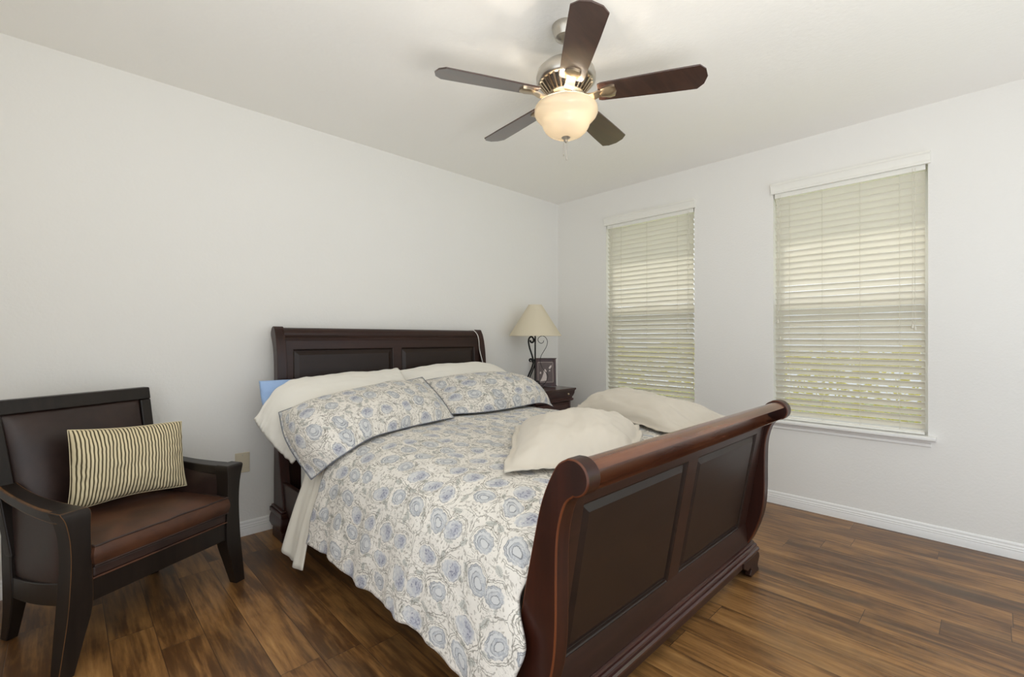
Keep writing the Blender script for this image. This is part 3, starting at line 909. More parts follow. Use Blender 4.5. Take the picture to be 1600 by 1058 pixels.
# ------------------------------------------------------------------ pillows
def pillow(name, label, cat, ctrl, thick, mat, W, Hh, seed=0, flange=0.0, pinch=0.0, wr=0.006, n=64, m=48, back=1.0, piping_or_shadow=None, group=None, parent=None, ruffle=0.0, power=2.4, lump=0.008):
    f = surf(ctrl)
    def S(u, v):
        # u,v in -1..1 ; pinch pulls the middles of the sides inwards
        uu = u * (1 - pinch * (1 - v * v)); vv = v * (1 - pinch * (1 - u * u))
        return f((uu + 1) / 2, (vv + 1) / 2)
    def N(u, v):
        e = 0.02
        du = S(min(u + e, 1), v) - S(max(u - e, -1), v)
        dv = S(u, min(v + e, 1)) - S(u, max(v - e, -1))
        c = dv.cross(du)
        return c.normalized() if c.length > 1e-9 else Vector((0, 0, 1))
    def prof(u, v):
        g = 1 - flange
        a, c = abs(u) / g, abs(v) / g
        if a >= 1 or c >= 1: return 0.0
        return (1 - a ** power) ** 0.55 * (1 - c ** power) ** 0.55
    front, rear, uvs = [], [], []
    for j in range(m + 1):
        v = -1 + 2 * j / m
        v = math.copysign(abs(v) ** 0.85, v)
        rf, rb, ru = [], [], []
        for i in range(n + 1):
            u = -1 + 2 * i / n
            u = math.copysign(abs(u) ** 0.85, u)
            p = S(u, v); nn = N(u, v); h = prof(u, v)
            q = p * 4.0 + Vector((seed * 3.1, 0, 0))
            p = p + Vector((noise.noise(q), noise.noise(q + Vector((7, 1, 2))), noise.noise(q + Vector((3, 9, 5))))) * lump
            w = wr * (noise.noise(Vector((u * 2.5 + seed, v * 2.5, 1.7))) + 0.5 * noise.noise(Vector((u * 7 + seed, v * 7, 4.1))))
            # creases running in from the rim
            rim = max(abs(u), abs(v))
            ang = atan2(v, u)
            w += wr * 0.8 * noise.noise(Vector((ang * 5 + seed, rim * 1.5, 9.0))) * rim ** 2
            rf_w = ruffle * noise.noise(Vector((u * 9 + seed * 2, v * 9, 2.0))) * max(0, rim - 0.75) * 4
            edge = 1.0 if rim < 0.999 else 0.0
            rf.append(tuple(p + nn * (thick * h + (w * min(1, h * 3 + 0.15) + 0.002 * 1) * edge + rf_w)))
            rb.append(tuple(p - nn * (thick * back * h + 0.002 * edge - rf_w)))
            ru.append((u * W / 2, v * Hh / 2))
        front.append(rf); rear.append(rb); uvs.append(ru)
    allp = [p for r in front + rear for p in r]
    loc = (sum(p[0] for p in allp) / len(allp), sum(p[1] for p in allp) / len(allp), min(p[2] for p in allp))
    b = MB(); b.grid(front, uvs); b.grid(rear, uvs, flip=True)
    o = b.build(name, mat, loc=loc, angle=180, weld=True)
    tag(o, label, cat, group)
    if piping_or_shadow:  # tube along the rim; on the shams it stands for a shadow line
        edge = front[0] + [r[-1] for r in front[1:]] + list(reversed(front[-1]))[1:] + [r[0] for r in reversed(front[1:-1])]
        b = MB().tube(edge + [edge[0], edge[1]], 0.0022, 6, cap=False)
        b.build('piping_or_shadow', piping_or_shadow, o)
    return o

pillow('pillow', 'pale blue pillow poking out behind the white one by the left bed post', 'pillow',
       [[(-3.075, -0.245, 1.005), (-2.85, -0.25, 1.00), (-2.5, -0.25, 0.99), (-2.25, -0.25, 0.98)],
        [(-3.070, -0.30, 0.86), (-2.85, -0.31, 0.86), (-2.5, -0.31, 0.86), (-2.25, -0.31, 0.86)],
        [(-3.03, -0.36, 0.72), (-2.85, -0.38, 0.73), (-2.5, -0.38, 0.73), (-2.25, -0.38, 0.73)]],
       0.045, M_BLUE, 0.85, 0.30, 1)
pillow('pillow', 'white pillow drooping over the left bed edge behind the floral sham', 'pillow',
       [[(-3.135, -0.36, 0.80), (-2.97, -0.33, 0.985), (-2.72, -0.32, 1.020), (-2.40, -0.32, 1.030), (-2.165, -0.31, 1.045)],
        [(-3.08, -0.46, 0.68), (-2.95, -0.50, 0.86), (-2.70, -0.50, 0.91), (-2.40, -0.50, 0.92), (-2.165, -0.48, 0.92)],
        [(-2.99, -0.56, 0.545), (-2.88, -0.68, 0.72), (-2.68, -0.70, 0.77), (-2.40, -0.70, 0.77), (-2.165, -0.68, 0.77)]],
       0.030, M_WHITE, 1.05, 0.5, 2, back=1.4, power=5, ruffle=0.012, group='white pillows against the headboard')
pillow('pillow', 'white pillow leaning on the headboard at the nightstand side', 'pillow',
       [[(-2.20, -0.25, 1.010), (-1.88, -0.30, 1.055), (-1.50, -0.31, 1.060), (-1.27, -0.31, 1.035), (-1.13, -0.32, 0.965)],
        [(-2.20, -0.36, 0.86), (-1.85, -0.50, 0.92), (-1.50, -0.50, 0.92), (-1.27, -0.50, 0.91), (-1.08, -0.50, 0.87)],
        [(-2.20, -0.48, 0.75), (-1.85, -0.70, 0.77), (-1.50, -0.70, 0.77), (-1.27, -0.70, 0.77), (-1.10, -0.68, 0.75)]],
       0.030, M_WHITE, 1.0, 0.5, 3, back=1.4, power=5, ruffle=0.008, group='white pillows against the headboard')
pillow('pillow_sham', 'blue floral pillow sham sagging over the left edge of the bed', 'pillow',
       [[(-3.050, -0.51, 0.842), (-2.945, -0.572, 0.884), (-2.70, -0.562, 0.920), (-2.40, -0.53, 0.952), (-2.085, -0.505, 0.985)],
        [(-3.055, -0.66, 0.70), (-2.95, -0.765, 0.805), (-2.69, -0.785, 0.855), (-2.39, -0.765, 0.872), (-2.10, -0.73, 0.882)],
        [(-3.010, -0.90, 0.535), (-2.91, -1.03, 0.665), (-2.70, -1.02, 0.735), (-2.40, -0.965, 0.748), (-2.12, -0.925, 0.752)]],
       0.075, M_FLORAL2, 1.08, 0.62, 5, flange=0.06, back=0.08, piping_or_shadow=M_SHADOW_LINE, group='blue floral pillow shams')
pillow('pillow_sham', 'blue floral pillow sham on the nightstand side of the bed', 'pillow',
       [[(-2.10, -0.47, 0.955), (-1.80, -0.50, 0.978), (-1.45, -0.51, 0.970), (-1.22, -0.515, 0.943), (-1.10, -0.525, 0.892)],
        [(-2.12, -0.65, 0.835), (-1.80, -0.73, 0.885), (-1.45, -0.73, 0.885), (-1.22, -0.73, 0.865), (-1.06, -0.72, 0.80)],
        [(-2.15, -0.86, 0.762), (-1.80, -0.92, 0.760), (-1.45, -0.91, 0.764), (-1.24, -0.90, 0.762), (-1.10, -0.88, 0.72)]],
       0.075, M_FLORAL2, 1.0, 0.6, 6, flange=0.06, back=0.08, piping_or_shadow=M_SHADOW_LINE, group='blue floral pillow shams')
pillow('pillow', 'large cream pillow lying nearest the curled footboard, in front of the other', 'pillow',
       [[(-2.08, -1.44, 0.765), (-1.80, -1.62, 0.775), (-1.60, -1.95, 0.775)],
        [(-2.38, -1.71, 0.768), (-2.12, -1.94, 0.790), (-1.90, -2.17, 0.80)],
        [(-2.71, -2.02, 0.745), (-2.47, -2.20, 0.760), (-2.26, -2.32, 0.81)]],
       0.115, M_CREAM, 0.6, 0.75, 8, back=0.08, lump=0.016, flange=0.10, pinch=0.05, wr=0.016, ruffle=0.012, group='cream pillows at the foot of the bed')
pillow('pillow', 'cream pillow farther back on the bed, in front of the far window', 'pillow',
       [[(-1.38, -1.28, 0.755), (-1.20, -1.32, 0.83), (-1.02, -1.45, 0.80)],
        [(-1.46, -1.68, 0.755), (-1.28, -1.70, 0.82), (-1.02, -1.85, 0.785)],
        [(-1.62, -2.20, 0.760), (-1.38, -2.29, 0.80), (-1.08, -2.365, 0.775)]],
       0.105, M_CREAM, 0.55, 0.9, 9, back=0.08, lump=0.016, flange=0.08, pinch=0.04, wr=0.016, ruffle=0.012, group='cream pillows at the foot of the bed')

# phone-type cord over the headboard
path = smooth_path([(-1.335, -0.100, 1.337), (-1.312, -0.13, 1.336), (-1.296, -0.165, 1.300), (-1.288, -0.178, 1.25), (-1.288, -0.186, 1.18), (-1.280, -0.195, 1.12), (-1.268, -0.21, 1.05), (-1.262, -0.225, 0.98)], 40)
o = MB().tube(path, 0.0032, 8).build('cord', plain('white_cord', lin(226, 222, 216), 0.5), loc=(-1.27, -0.17, 0.98))
tag(o, 'thin white cord draped over the right end of the headboard', 'cord')

# ------------------------------------------------------------------ nightstand
NX0, NX1, NY0, NY1, NZ = -0.83, -0.235, -0.44, -0.03, 0.77
ns = thing('nightstand', 'dark cherry nightstand in the corner beside the bed', 'nightstand', ((NX0 + NX1) / 2, (NY0 + NY1) / 2, 0))
MB().box(NX0 + .035, NX1 - .035, NY0 + .045, NY1, 0.10, NZ - 0.115).build('body', M_NIGHT, ns, smooth=False, bevel=0.003)
MB().box(NX0, NX1, NY0, NY1, NZ - 0.018, NZ).build('top', M_NIGHT, ns, smooth=False, bevel=0.005, seg=3)
# flared cornice that hides the shallow drawer
def ogee(d, z): return [(NX0 + d, NY0 + d, z), (NX1 - d, NY0 + d, z), (NX1 - d, NY1, z), (NX0 + d, NY1, z)]
m = MB().loft([ogee(.034, NZ - .130), ogee(.022, NZ - .122), ogee(.020, NZ - .106), ogee(.030, NZ - .100), ogee(.030, NZ - .088)])
m.build('moulding', M_NIGHT, ns, angle=30)
m = MB().loft([ogee(.030, NZ - .088), ogee(.022, NZ - .075), ogee(.014, NZ - .050), ogee(.012, NZ - .030), ogee(.006, NZ - .018)])
dr = m.build('drawer', M_NIGHT, ns, angle=40)
for x in (-0.71, -0.36):
    MB().lathe([(0.004, 0), (0.004, 0.010), (0.010, 0.014), (0.011, 0.020), (0.007, 0.025), (0.001, 0.026)], (0, 0, 0), 16).move(
        Matrix.Translation((x, NY0 + 0.018, NZ - 0.055)) @ Matrix.Rotation(radians(90), 4, 'X')).build('knob', M_BRASSY, dr)
for z0, z1 in ((0.39, 0.635), (0.13, 0.375)):
    m = MB(); raised_panel(m, NX0 + .06, NX1 - .06, lambda z: NY0 + .036, z0, z1, bw=0.02)
    d = m.build('drawer', M_NIGHT, ns, smooth=False, bevel=0.0015, seg=1)
    for x in (-0.68, -0.39):
        MB().lathe([(0.004, 0), (0.004, 0.010), (0.011, 0.016), (0.011, 0.022), (0.001, 0.027)], (0, 0, 0), 16).move(
            Matrix.Translation((x, NY0 + 0.034, (z0 + z1) / 2)) @ Matrix.Rotation(radians(90), 4, 'X')).build('knob', M_BRASSY, d)
m = MB().loft([[(NX0 + .02, NY0 + .03, 0.07), (NX1 - .02, NY0 + .03, 0.07), (NX1 - .02, NY1, 0.07), (NX0 + .02, NY1, 0.07)],
               [(NX0 + .02, NY0 + .03, 0.11), (NX1 - .02, NY0 + .03, 0.11), (NX1 - .02, NY1, 0.11), (NX0 + .02, NY1, 0.11)],
               [(NX0 + .034, NY0 + .044, 0.13), (NX1 - .034, NY0 + .044, 0.13), (NX1 - .034, NY1, 0.13), (NX0 + .034, NY1, 0.13)]])
m.build('plinth', M_NIGHT, ns, angle=30)
for xa, xb in ((NX0 + .025, NX0 + .14), (NX1 - .025, NX1 - .14)):
    for y in (NY0 + .035, NY1 - .03):
        m = MB(); bracket_foot(m, xa, xb, y, y + 0.025, 0.07, 0); m.build('foot', M_NIGHT, ns, angle=30)

# ------------------------------------------------------------------ table lamp
LX, LY = -0.662, -0.275
lamp = thing('table_lamp', 'table lamp with cream cone shade and black scrolled iron stem', 'lamp', (LX, LY, NZ))
K = 0.00093
E_ = Vector((0.7192, -0.6948, 0))
def lp(u, v, d=0.0):
    p = Vector((LX, LY, 0)) + E_ * ((u - 243) * K) + Vector((0.6948, 0.7192, 0)) * d
    return (p.x, p.y, NZ + 0.012 + (573 - v) * K)
m = MB().tube([lp(243, 575), lp(243, 300), lp(243, -20)], 0.0075, 10)
m.build('stem', M_IRON, lamp)
def scroll_part(pts, r, nm='scroll', d=0.0, n=60):
    MB().tube(smooth_path([lp(u, v, d) for u, v in pts], n), r, 8).build(nm, M_IRON, lamp)
scroll_part([(192, 74), (196, 92), (212, 98), (226, 84), (224, 58), (204, 38), (182, 52), (174, 90), (184, 150), (206, 220), (222, 290), (212, 350), (182, 420), (158, 480), (152, 530), (160, 570)], 0.0085, d=-0.01)
scroll_part([(236, 270), (238, 330), (212, 400), (188, 460), (182, 520), (190, 572)], 0.006, d=0.01)
scroll_part([(196, 296), (186, 288), (184, 276), (196, 268), (208, 274), (210, 292), (226, 310)], 0.0080, d=-0.012, n=30)
scroll_part([(206, 508), (200, 522), (210, 536), (226, 530), (230, 506), (214, 486), (198, 500), (194, 540), (206, 572)], 0.0065, d=-0.02, n=40)
scroll_part([(262, 508), (258, 524), (268, 536), (282, 528), (282, 508), (268, 496), (254, 510), (250, 545), (252, 572)], 0.006, d=-0.02, n=40)
scroll_part([(328, 78), (322, 98), (300, 106), (278, 92), (270, 66), (286, 40), (318, 30), (350, 48), (366, 88), (358, 136), (330, 186), (302, 236), (292, 290), (310, 350), (345, 400), (372, 440), (352, 500), (310, 545), (262, 572)], 0.0028, 'thin_scroll', d=-0.035, n=90)
m = MB().lathe([(0.085, 0.0), (0.088, 0.004), (0.086, 0.010), (0.06, 0.014), (0.02, 0.018), (0.01, 0.022)], (LX - 0.008, LY - 0.004, NZ), 36)
base = m.build('base', M_IRON, lamp)
MB().tube([(LX - 0.008 + 0.0885 * cos(2 * pi * i / 40), LY - 0.004 + 0.0885 * sin(2 * pi * i / 40), NZ + 0.005) for i in range(42)], 0.003, 6, cap=False).build('gold_rim', M_GOLD, base)
zs = NZ + 0.516
m = MB()
n_ = 56
for dr_ in (0.0,):
    outer = [(0.252, zs), (0.2515, zs + 0.004), (0.066, zs + 0.296), (0.0655, zs + 0.300)]
    inner = [(0.0625, zs + 0.300), (0.063, zs + 0.296), (0.2485, zs + 0.004), (0.249, zs)]
    m.lathe(outer + inner + [outer[0]], (LX, LY, 0), n_)
m.f = [f for f in m.f if len(f) == 4]
m.build('lamp_shade', M_SHADE, lamp, angle=60)
m = MB().tube([(LX, LY, zs + 0.05), (LX, LY, zs + 0.285)], 0.004, 8)
for a in range(3):
    m.tube([(LX, LY, zs + 0.283), (LX + 0.064 * cos(a * 2.094), LY + 0.064 * sin(a * 2.094), zs + 0.292)], 0.002, 6)
m.build('harp', M_BRASSY, lamp)

# ------------------------------------------------------------------ framed photograph on the nightstand
pf = thing('photo_frame', 'small dark wood framed sepia photograph standing behind the table lamp', 'photo frame', (-0.405, -0.18, NZ), radians(-42))
T = Matrix.Rotation(radians(-7), 4, 'X')
def fr(mb, name, mat, parent, **k):
    return mb.move(T).build(name, mat, parent, local=True, **k)
w2, h2 = 0.106, 0.280
m = MB(); z_ = 0.004
for x0, x1, z0, z1 in ((-w2, -w2 + .026, .012, h2), (w2 - .026, w2, .012, h2), (-w2 + .026, w2 - .026, h2 - .03, h2), (-w2 + .026, w2 - .026, .012, .042)):
    m.box(x0, x1, -0.010, 0.010, z0 + z_, z1 + z_)
m.box(-w2 - .007, w2 + .007, -0.014, 0.012, h2 + z_, h2 + z_ + 0.009)
m.box(-w2 - .004, w2 + .004, -0.014, 0.014, z_, z_ + 0.014)
frame = fr(m, 'frame', M_FRAME, pf, smooth=False, bevel=0.002)
m = MB().box(-w2 + .022, w2 - .022, -0.004, 0.006, .04, h2 - .022); fr(m, 'mat_board', M_MAT, pf, smooth=False)
m = MB().box(-w2 + .032, w2 - .032, -0.0055, -0.004, .050, h2 - .032)
pr = fr(m, 'print', M_PRINT, pf, smooth=False)
m = MB()
m.prism([(-0.056, .056), (0.008, .062), (0.012, .10), (0.006, .135), (0.010, .165), (-0.004, .182), (-0.018, .170), (-0.020, .14), (-0.034, .10)], 'y', -0.0062, -0.0050)
m.prism([(-0.060, .135), (-0.046, .130), (-0.044, .150), (-0.056, .156)], 'y', -0.0062, -0.0050)
m.prism([(0.030, .190), (0.044, .182), (0.060, .200), (0.062, .222), (0.046, .214)], 'y', -0.0062, -0.0050)
m.prism([(0.034, .160), (0.044, .157), (0.050, .166), (0.040, .172)], 'y', -0.0062, -0.0050)
fr(m, 'pale_figure', M_PALE, pr, smooth=False)
m = MB().hexa([(-.03, .010, .20), (.03, .010, .20), (.03, .014, .20), (-.03, .014, .20)], [(-.03, .085, .017), (.03, .085, .017), (.03, .089, .017), (-.03, .089, .017)])
fr(m, 'easel_back', M_FRAME, pf, smooth=False)

# ------------------------------------------------------------------ wall plate
o = MB().box(-3.148, -3.064, -0.0065, -0.0002, 0.405, 0.532).build('wall_plate', M_BEIGE, loc=(-3.106, 0, 0.468), smooth=False, bevel=0.003, seg=3)
tag(o, 'beige wall plate low on the wall between armchair and bed', 'wall plate')
for z in (0.515, 0.424):
    MB().lathe([(0.0032, 0), (0.0032, 0.0008), (0.0005, 0.0012)], (0, 0, 0), 12).move(Matrix.Translation((-3.106, -0.0065, z)) @ Matrix.Rotation(radians(90), 4, 'X')).build('screw', M_NICKEL, o)

# ------------------------------------------------------------------ armchair
AU = Vector((0.886, 0.464, 0)).normalized()
ang = atan2(AU.y, AU.x)
acl = Vector((-3.265, -0.616, 0)) - AU * 0.37
chair = thing('armchair', 'dark wood armchair with brown leather seat and back by the wall', 'armchair', acl, ang)
def cp(mb, name, mat, parent, **k): return mb.build(name, mat, parent, local=True, **k)
def rect(x0, x1, y0, y1, z): return [(x0, y0, z), (x1, y0, z), (x1, y1, z), (x0, y1, z)]
def seclerp(secs, n):
    out = []
    P = [[Vector(p) for p in s] for s in secs]
    for i in range(n):
        out.append([tuple(crpath([s[k] for s in P], i / (n - 1))) for k in range(len(P[0]))])
    return out
for sgn in (1, -1):
    fp = [(0.0, .345, .395, 0.0, .045), (.12, .315, .380, -.003, .060), (.24, .287, .366, -.004, .070), (.40, .290, .357, -.004, .070), (.50, .293, .360, -.004, .072), (.565, .293, .370, -.004, .078), (.592, .292, .378, -.003, .082), (.608, .294, .385, .002, .082), (.615, .300, .384, .010, .078)]
    secs = []
    for z, a, c, y0, y1 in fp:
        xs = (a, c) if sgn > 0 else (-c, -a)
        secs.append(rect(xs[0], xs[1], y0, y1, z))
    cp(MB().loft(seclerp(secs, 30)), 'front_leg', M_ESPRESSO, chair, angle=40, bevel=0.006, seg=3, edge=M_ESP_EDGE if sgn < 0 else None)
    # arm rail: from the flared post back to the back frame
    ar = [(0.045, .295, .372, .566, .610), (0.09, .293, .372, .566, .613), (0.18, .290, .366, .570, .614), (0.32, .285, .350, .578, .622), (0.46, .272, .335, .596, .640), (0.555, .262, .325, .620, .664)]
    secs = []
    for y, a, c, z0, z1 in ar:
        xs = (a, c) if sgn > 0 else (-c, -a)
        secs.append([(xs[0], y, z0), (xs[1], y, z0), (xs[1], y, z1), (xs[0], y, z1)])
    cp(MB().loft(seclerp(secs, 24)), 'arm_rail', M_ESPRESSO, chair, angle=40, bevel=0.007, seg=3, edge=M_ESP_EDGE if sgn < 0 else None)
    # leather side panel, padded
    def sx(y): return .352 - 0.060 * max(0, (y - .1)) / .45
    rows, rows2 = [], []
    for i in range(21):
        y = 0.055 + 0.495 * i / 20
        r1, r2 = [], []
        for k in range(15):
            z = 0.262 + 0.325 * k / 14
            pf_ = (1 - abs(2 * i / 20 - 1) ** 4) ** .5 * (1 - abs(2 * k / 14 - 1) ** 4) ** .5
            r1.append((sgn * (sx(y) - 0.012 + 0.010 * pf_), y, z)); r2.append((sgn * (sx(y) - 0.040 - 0.018 * pf_), y, z))
        rows.append(r1); rows2.append(r2)
    m = MB(); m.grid(rows); m.grid(rows2)
    m.f += []
    cp(m, 'side_panel', M_LEATHER_D, chair, angle=60)
    # lower side rail
    secs = []
    for y, z0 in ((0.05, .255), (.2, .225), (.35, .200), (.54, .185)):
        x1_, x0_ = sx(y) + 0.004, sx(y) - 0.045
        xs = (x0_, x1_) if sgn > 0 else (-x1_, -x0_)
        secs.append([(xs[0], y, z0), (xs[1], y, z0), (xs[1], y, z0 + .085), (xs[0], y, z0 + .085)])
    cp(MB().loft(seclerp(secs, 16)), 'side_rail', M_ESPRESSO, chair, angle=40, bevel=0.004)
    # rear leg: splayed below, running up into the back
    rl = [(0.0, .268, .308, .505, .550), (.10, .264, .310, .475, .530), (.20, .258, .312, .455, .525), (.32, .255, .312, .465, .530), (.45, .250, .310, .480, .540)]
    secs = []
    for z, a, c, y0, y1 in rl:
        xs = (a, c) if sgn > 0 else (-c, -a)
        secs.append(rect(xs[0], xs[1], y0, y1, z))
    cp(MB().loft(seclerp(secs, 20)), 'rear_leg', M_ESPRESSO, chair, angle=40, bevel=0.005)
# front and rear rails
cp(MB().box(-.29, .29, .004, .045, .245, .335), 'front_rail', M_ESPRESSO, chair, smooth=False, bevel=0.005, seg=3)
cp(MB().box(-.26, .26, .48, .52, .20, .33), 'rear_rail', M_ESPRESSO, chair, smooth=False, bevel=0.004)
# leather deck band under the cushion
m = MB().box(-.288, .288, -.002, .47, .335, .382)
deck = cp(m, 'seat_deck', M_LEATHER_D, chair, smooth=False, bevel=0.012, seg=4)
cp(MB().tube([(-.288, -.004, .337), (.288, -.004, .337)], 0.004, 8), 'welt', M_LEATHER, deck)
# loose seat cushion with boxed front
def boxcushion(x0, x1, y0, y1, z0, z1, crown, r=0.03, n=30):
    rows_t, rows_b = [], []
    b = MB()
    def ringz(i, j, top):
        u, v = -1 + 2 * i / n, -1 + 2 * j / n
        x = (x0 + x1) / 2 + u * (x1 - x0) / 2; y = (y0 + y1) / 2 + v * (y1 - y0) / 2
        c = (1 - abs(u) ** 3) * (1 - abs(v) ** 3)
        wr = 0.004 * nz(x * 3, y * 3, 1, 3) + 0.002 * nz(x, y, 2, 22)
        return (x, y, (z1 + crown * c + wr) if top else (z0 + 0.0 * c))
    T_ = [[ringz(i, j, True) for j in range(n + 1)] for i in range(n + 1)]
    B_ = [[ringz(i, j, False) for j in range(n + 1)] for i in range(n + 1)]
    b.grid(T_); b.grid(B_, flip=True)
    et = T_[0] + [r_[-1] for r_ in T_[1:]] + list(reversed(T_[-1]))[1:] + [r_[0] for r_ in reversed(T_[1:-1])]
    eb = B_[0] + [r_[-1] for r_ in B_[1:]] + list(reversed(B_[-1]))[1:] + [r_[0] for r_ in reversed(B_[1:-1])]
    cx_, cy_ = (x0 + x1) / 2, (y0 + y1) / 2
    def bulge(p, q, f):
        x, y, z = [p[k] * (1 - f) + q[k] * f for k in range(3)]
        o_ = 0.012 * sin(pi * f) + 0.002 * nz(x, y, z, 12)
        d = Vector((x - cx_, y - cy_, 0)); d = Vector((d.x if abs(abs(x - cx_) - (x1 - x0) / 2) < 1e-4 else 0, d.y if abs(abs(y - cy_) - (y1 - y0) / 2) < 1e-4 else 0, 0))
        d = d.normalized() if d.length > 1e-6 else d
        return (x + d.x * o_, y + d.y * o_, z)
    layers = [[bulge(eb[k], et[k], f / 6) for k in range(len(et))] for f in range(7)]
    b.loft(layers, cap=False)
    return b, et, eb
m, et, eb = boxcushion(-.285, .285, -.012, .50, .386, .462, .024)
sc_ = cp(m, 'seat_cushion', M_LEATHER, chair, angle=50, weld=True)
cp(MB().tube(et + et[:2], 0.0045, 8, cap=False).tube(eb + eb[:2], 0.0045, 8, cap=False), 'piping_or_shadow', M_LEATHER_D, sc_)
# back: leaning frame with padded leather
def bk(z): return 0.478 + (z - 0.42) * 0.105 / 0.58
def bslab(m, x0, x1, z0, z1, d0, d1):
    m.hexa([(x0, bk(z0) + d0, z0), (x1, bk(z0) + d0, z0), (x1, bk(z1) + d0, z1), (x0, bk(z1) + d0, z1)],
           [(x0, bk(z0) + d1, z0), (x1, bk(z0) + d1, z0), (x1, bk(z1) + d1, z1), (x0, bk(z1) + d1, z1)])
m = MB()
zt = 0.998
bslab(m, -.352, .302, zt - .062, zt, -.012, .035)
for s_ in (1, -1):
    (a0, c0_), (a1, c1_) = ((.246, .300), (.250, .302)) if s_ > 0 else ((-.314, -.258), (-.352, -.296))
    z0_, z1_ = .36, zt - .062
    m.hexa([(a0, bk(z0_) - .01, z0_), (c0_, bk(z0_) - .01, z0_), (c1_, bk(z1_) - .01, z1_), (a1, bk(z1_) - .01, z1_)],
           [(a0, bk(z0_) + .035, z0_), (c0_, bk(z0_) + .035, z0_), (c1_, bk(z1_) + .035, z1_), (a1, bk(z1_) + .035, z1_)])
bslab(m, -.262, .250, .40, .46, -.005, .035)
back = cp(m, 'back_frame', M_ESPRESSO, chair, smooth=False, bevel=0.006, seg=3)
rows = []
for i in range(31):
    u = i / 30; r_ = []
    for k in range(31):
        v = k / 30
        z = .45 + (zt - .062 - .446) * v
        xl = -.262 - .036 * (z - .42) / .52; x = xl + (.252 - xl) * u
        h = (1 - abs(2 * u - 1) ** 5) ** .5 * (1 - abs(2 * v - 1) ** 5) ** .5
        h *= 0.040 + 0.018 * (1 - v) + 0.004 * nz(x, z, 0, 8)
        r_.append((x, bk(z) + 0.006 - h, z))
    rows.append(r_)
m = MB().grid(rows)
bslab(m, -.262, .252, .45, zt - .062, 0.006, 0.030)
cp(m, 'back_cushion', M_LEATHER_D, chair, angle=60)

# striped cushion on the chair (world coordinates)
def cw(x, y, z):
    p = Matrix.Rotation(ang, 4, 'Z') @ Vector((x, y, z)); p += acl
    return (p.x, p.y, p.z)
TL, TR, BL, BR = (-.150, .415, .858), (.302, .330, .818), (-.190, .350, .518), (.258, .235, .508)
def bil(a, c, t): return tuple(a[k] * (1 - t) + c[k] * t for k in range(3))
ctrl = []
for v in (0, .5, 1):
    l, r_ = bil(TL, BL, v), bil(TR, BR, v)
    ctrl.append([cw(*bil(l, r_, u)) for u in (0, .33, .67, 1)])
pillow('cushion', 'cream cushion with dark ticking stripes propped on the leather armchair', 'cushion', ctrl, 0.078, M_TICKING, 0.49, 0.345, 12, pinch=0.05, wr=0.010, back=0.5, lump=0.010, piping_or_shadow=M_TICKING)

# ------------------------------------------------------------------ ceiling fan
FX, FY = -2.215, -1.929
fan = thing('ceiling_fan', 'ceiling fan with five dark walnut blades and lit glass bowl', 'ceiling fan', (FX, FY, H))
c0 = (FX, FY, 0)
MB().lathe([(0.066, H - .0005), (0.066, H - .012), (0.060, H - .030), (0.050, H - .055), (0.030, H - .068), (0.018, H - .07)], c0, 36).build('canopy', M_NICKEL, fan)
MB().lathe([(0.013, H - .06), (0.013, 2.555)], c0, 20).build('downrod', M_NICKEL, fan)
motor = MB().lathe([(0.015, 2.585), (0.034, 2.580), (0.038, 2.565), (0.070, 2.558), (0.112, 2.546), (0.134, 2.524), (0.141, 2.498), (0.139, 2.478), (0.130, 2.468), (0.120, 2.466)], c0, 56).build('motor_housing', M_NICKEL, fan, angle=40)
MB().lathe([(0.119, 2.467), (0.108, 2.452), (0.078, 2.420), (0.070, 2.416)], c0, 48).build('vent_cone', M_DARKGAP, motor)
m = MB()
for k in range(28):
    a = 2 * pi * k / 28
    R_ = Matrix.Translation((FX, FY, 0)) @ Matrix.Rotation(a, 4, 'Z')
    q = MB().hexa([(0.129, -.0055, 2.469), (0.129, .0055, 2.469), (0.118, .0055, 2.470), (0.118, -.0055, 2.470)], [(0.083, -.0032, 2.414), (0.083, .0032, 2.414), (0.070, .0032, 2.418), (0.070, -.0032, 2.418)]).move(R_)
    m.add(q.v, q.f)
m.build('vent_fins', M_BRASSY, motor, smooth=False)
MB().lathe([(0.050, 2.422), (0.084, 2.420), (0.086, 2.412), (0.076, 2.404), (0.072, 2.388), (0.078, 2.380), (0.076, 2.372), (0.060, 2.366), (0.040, 2.350)], c0, 44).build('switch_housing', M_NICKEL, fan, angle=40)
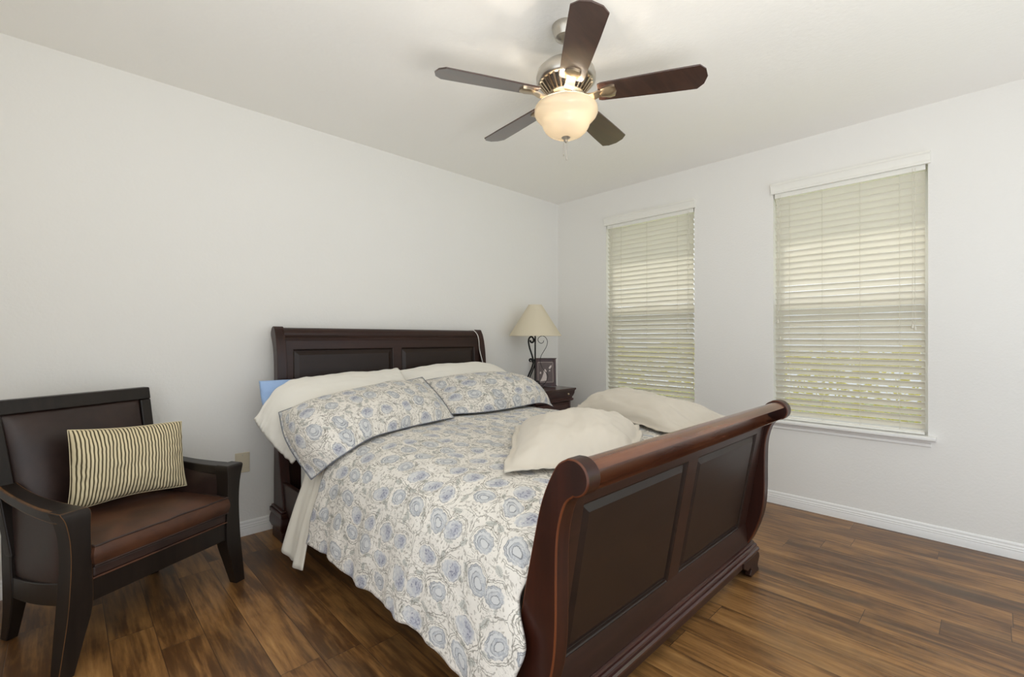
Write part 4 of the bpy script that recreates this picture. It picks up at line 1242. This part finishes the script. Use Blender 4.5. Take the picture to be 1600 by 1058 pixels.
for k in range(5):
    a = radians(11.3 + 72 * k)
    R_ = Matrix.Translation((FX, FY, 2.402)) @ Matrix.Rotation(a, 4, 'Z')
    Rp = R_ @ Matrix.Rotation(radians(-12), 4, 'X')
    out = [(0.150, -.050), (0.165, -.056), (0.30, -.062), (0.45, -.068), (0.586, -.071), (0.613, -.043), (0.624, 0.0), (0.613, .043), (0.586, .071), (0.45, .068), (0.30, .062), (0.165, .056), (0.150, .050)]
    m = MB().prism(out, 'z', 0.003, 0.010).move(Rp)
    blade = m.build('blade', M_WALNUT, fan, angle=40, bevel=0.0015)
    # bracket: curved arm and shield plate under the blade root
    m = MB()
    arm = smooth_path([(0.075, 0, -0.002), (0.105, 0, -0.012), (0.130, 0, -0.012), (0.155, 0, -0.004), (0.185, 0, -0.003)], 16)
    secs = []
    for i, p in enumerate(arm):
        w_ = 0.016 + 0.006 * sin(pi * i / 15)
        secs.append([(p.x, -w_, p.z - .004), (p.x, w_, p.z - .004), (p.x, w_, p.z + .004), (p.x, -w_, p.z + .004)])
    m.loft(secs)
    sh = [(0.145, 0.0), (0.165, -.026), (0.205, -.036), (0.226, -.030), (0.234, 0.0), (0.226, .030), (0.205, .036), (0.165, .026)]
    lo = [((x - 0.195) * 0.72 + 0.195, y * 0.72) for x, y in sh]
    m.loft([[(x, y, 0.0025) for x, y in sh], [(x, y, -0.003) for x, y in sh], [(x, y, -0.008) for x, y in lo]])
    m.move(Rp)
    m.build('blade_bracket', M_BRASSY, blade, angle=30)
bowl = [(0.143, 2.357), (0.146, 2.352), (0.149, 2.342), (0.150, 2.330), (0.144, 2.316), (0.132, 2.302), (0.120, 2.290), (0.113, 2.278), (0.108, 2.264), (0.099, 2.248), (0.082, 2.232), (0.058, 2.220), (0.030, 2.214), (0.012, 2.213)]
m = MB().lathe(bowl + [(max(r - 0.004, 0.008), z + 0.004) for r, z in reversed(bowl)], c0, 64)
m.f = [f for f in m.f if len(f) == 4]
m.build('glass_bowl', M_BOWL, fan, angle=60)
MB().lathe([(0.004, 2.226), (0.016, 2.220), (0.022, 2.214), (0.016, 2.208), (0.008, 2.204), (0.009, 2.197), (0.005, 2.190), (0.001, 2.188)], c0, 24).build('finial', M_NICKEL, fan)
MB().lathe([(0.006, 2.36), (0.006, 2.22)], c0, 10).build('centre_rod', M_NICKEL, fan)
for (dx, dy, zt_, zb_) in ((0.0, -0.004, 2.192, 2.115), (0.02, 0.03, 2.225, 2.150)):
    m = MB().tube([(FX + dx, FY + dy, zt_), (FX + dx, FY + dy, zb_)], 0.0011, 6)
    m.lathe([(0.0005, 0.012), (0.0025, 0.010), (0.003, 0.002), (0.001, 0.0)], (FX + dx, FY + dy, zb_ - 0.010), 10)
    m.build('pull_chain', M_NICKEL, fan)
bulb_glass = plain('bulb_glass', (0.9, 0.85, 0.75), 0.3)
for a in (175, 265, 40):
    p = Vector((FX + 0.078 * cos(radians(a)), FY + 0.078 * sin(radians(a)), 2.300))
    MB().lathe([(0.006, .036), (0.010, .030), (0.014, .016), (0.014, .006), (0.008, -.003), (0.001, -.006)], tuple(p + Vector((0, 0, 0.03))), 16).build('bulb', bulb_glass, fan)
    light('bulb_light', 'POINT', tuple(p), (0, 0, 0), 1.9, (1.0, 0.90, 0.76), 0.012)
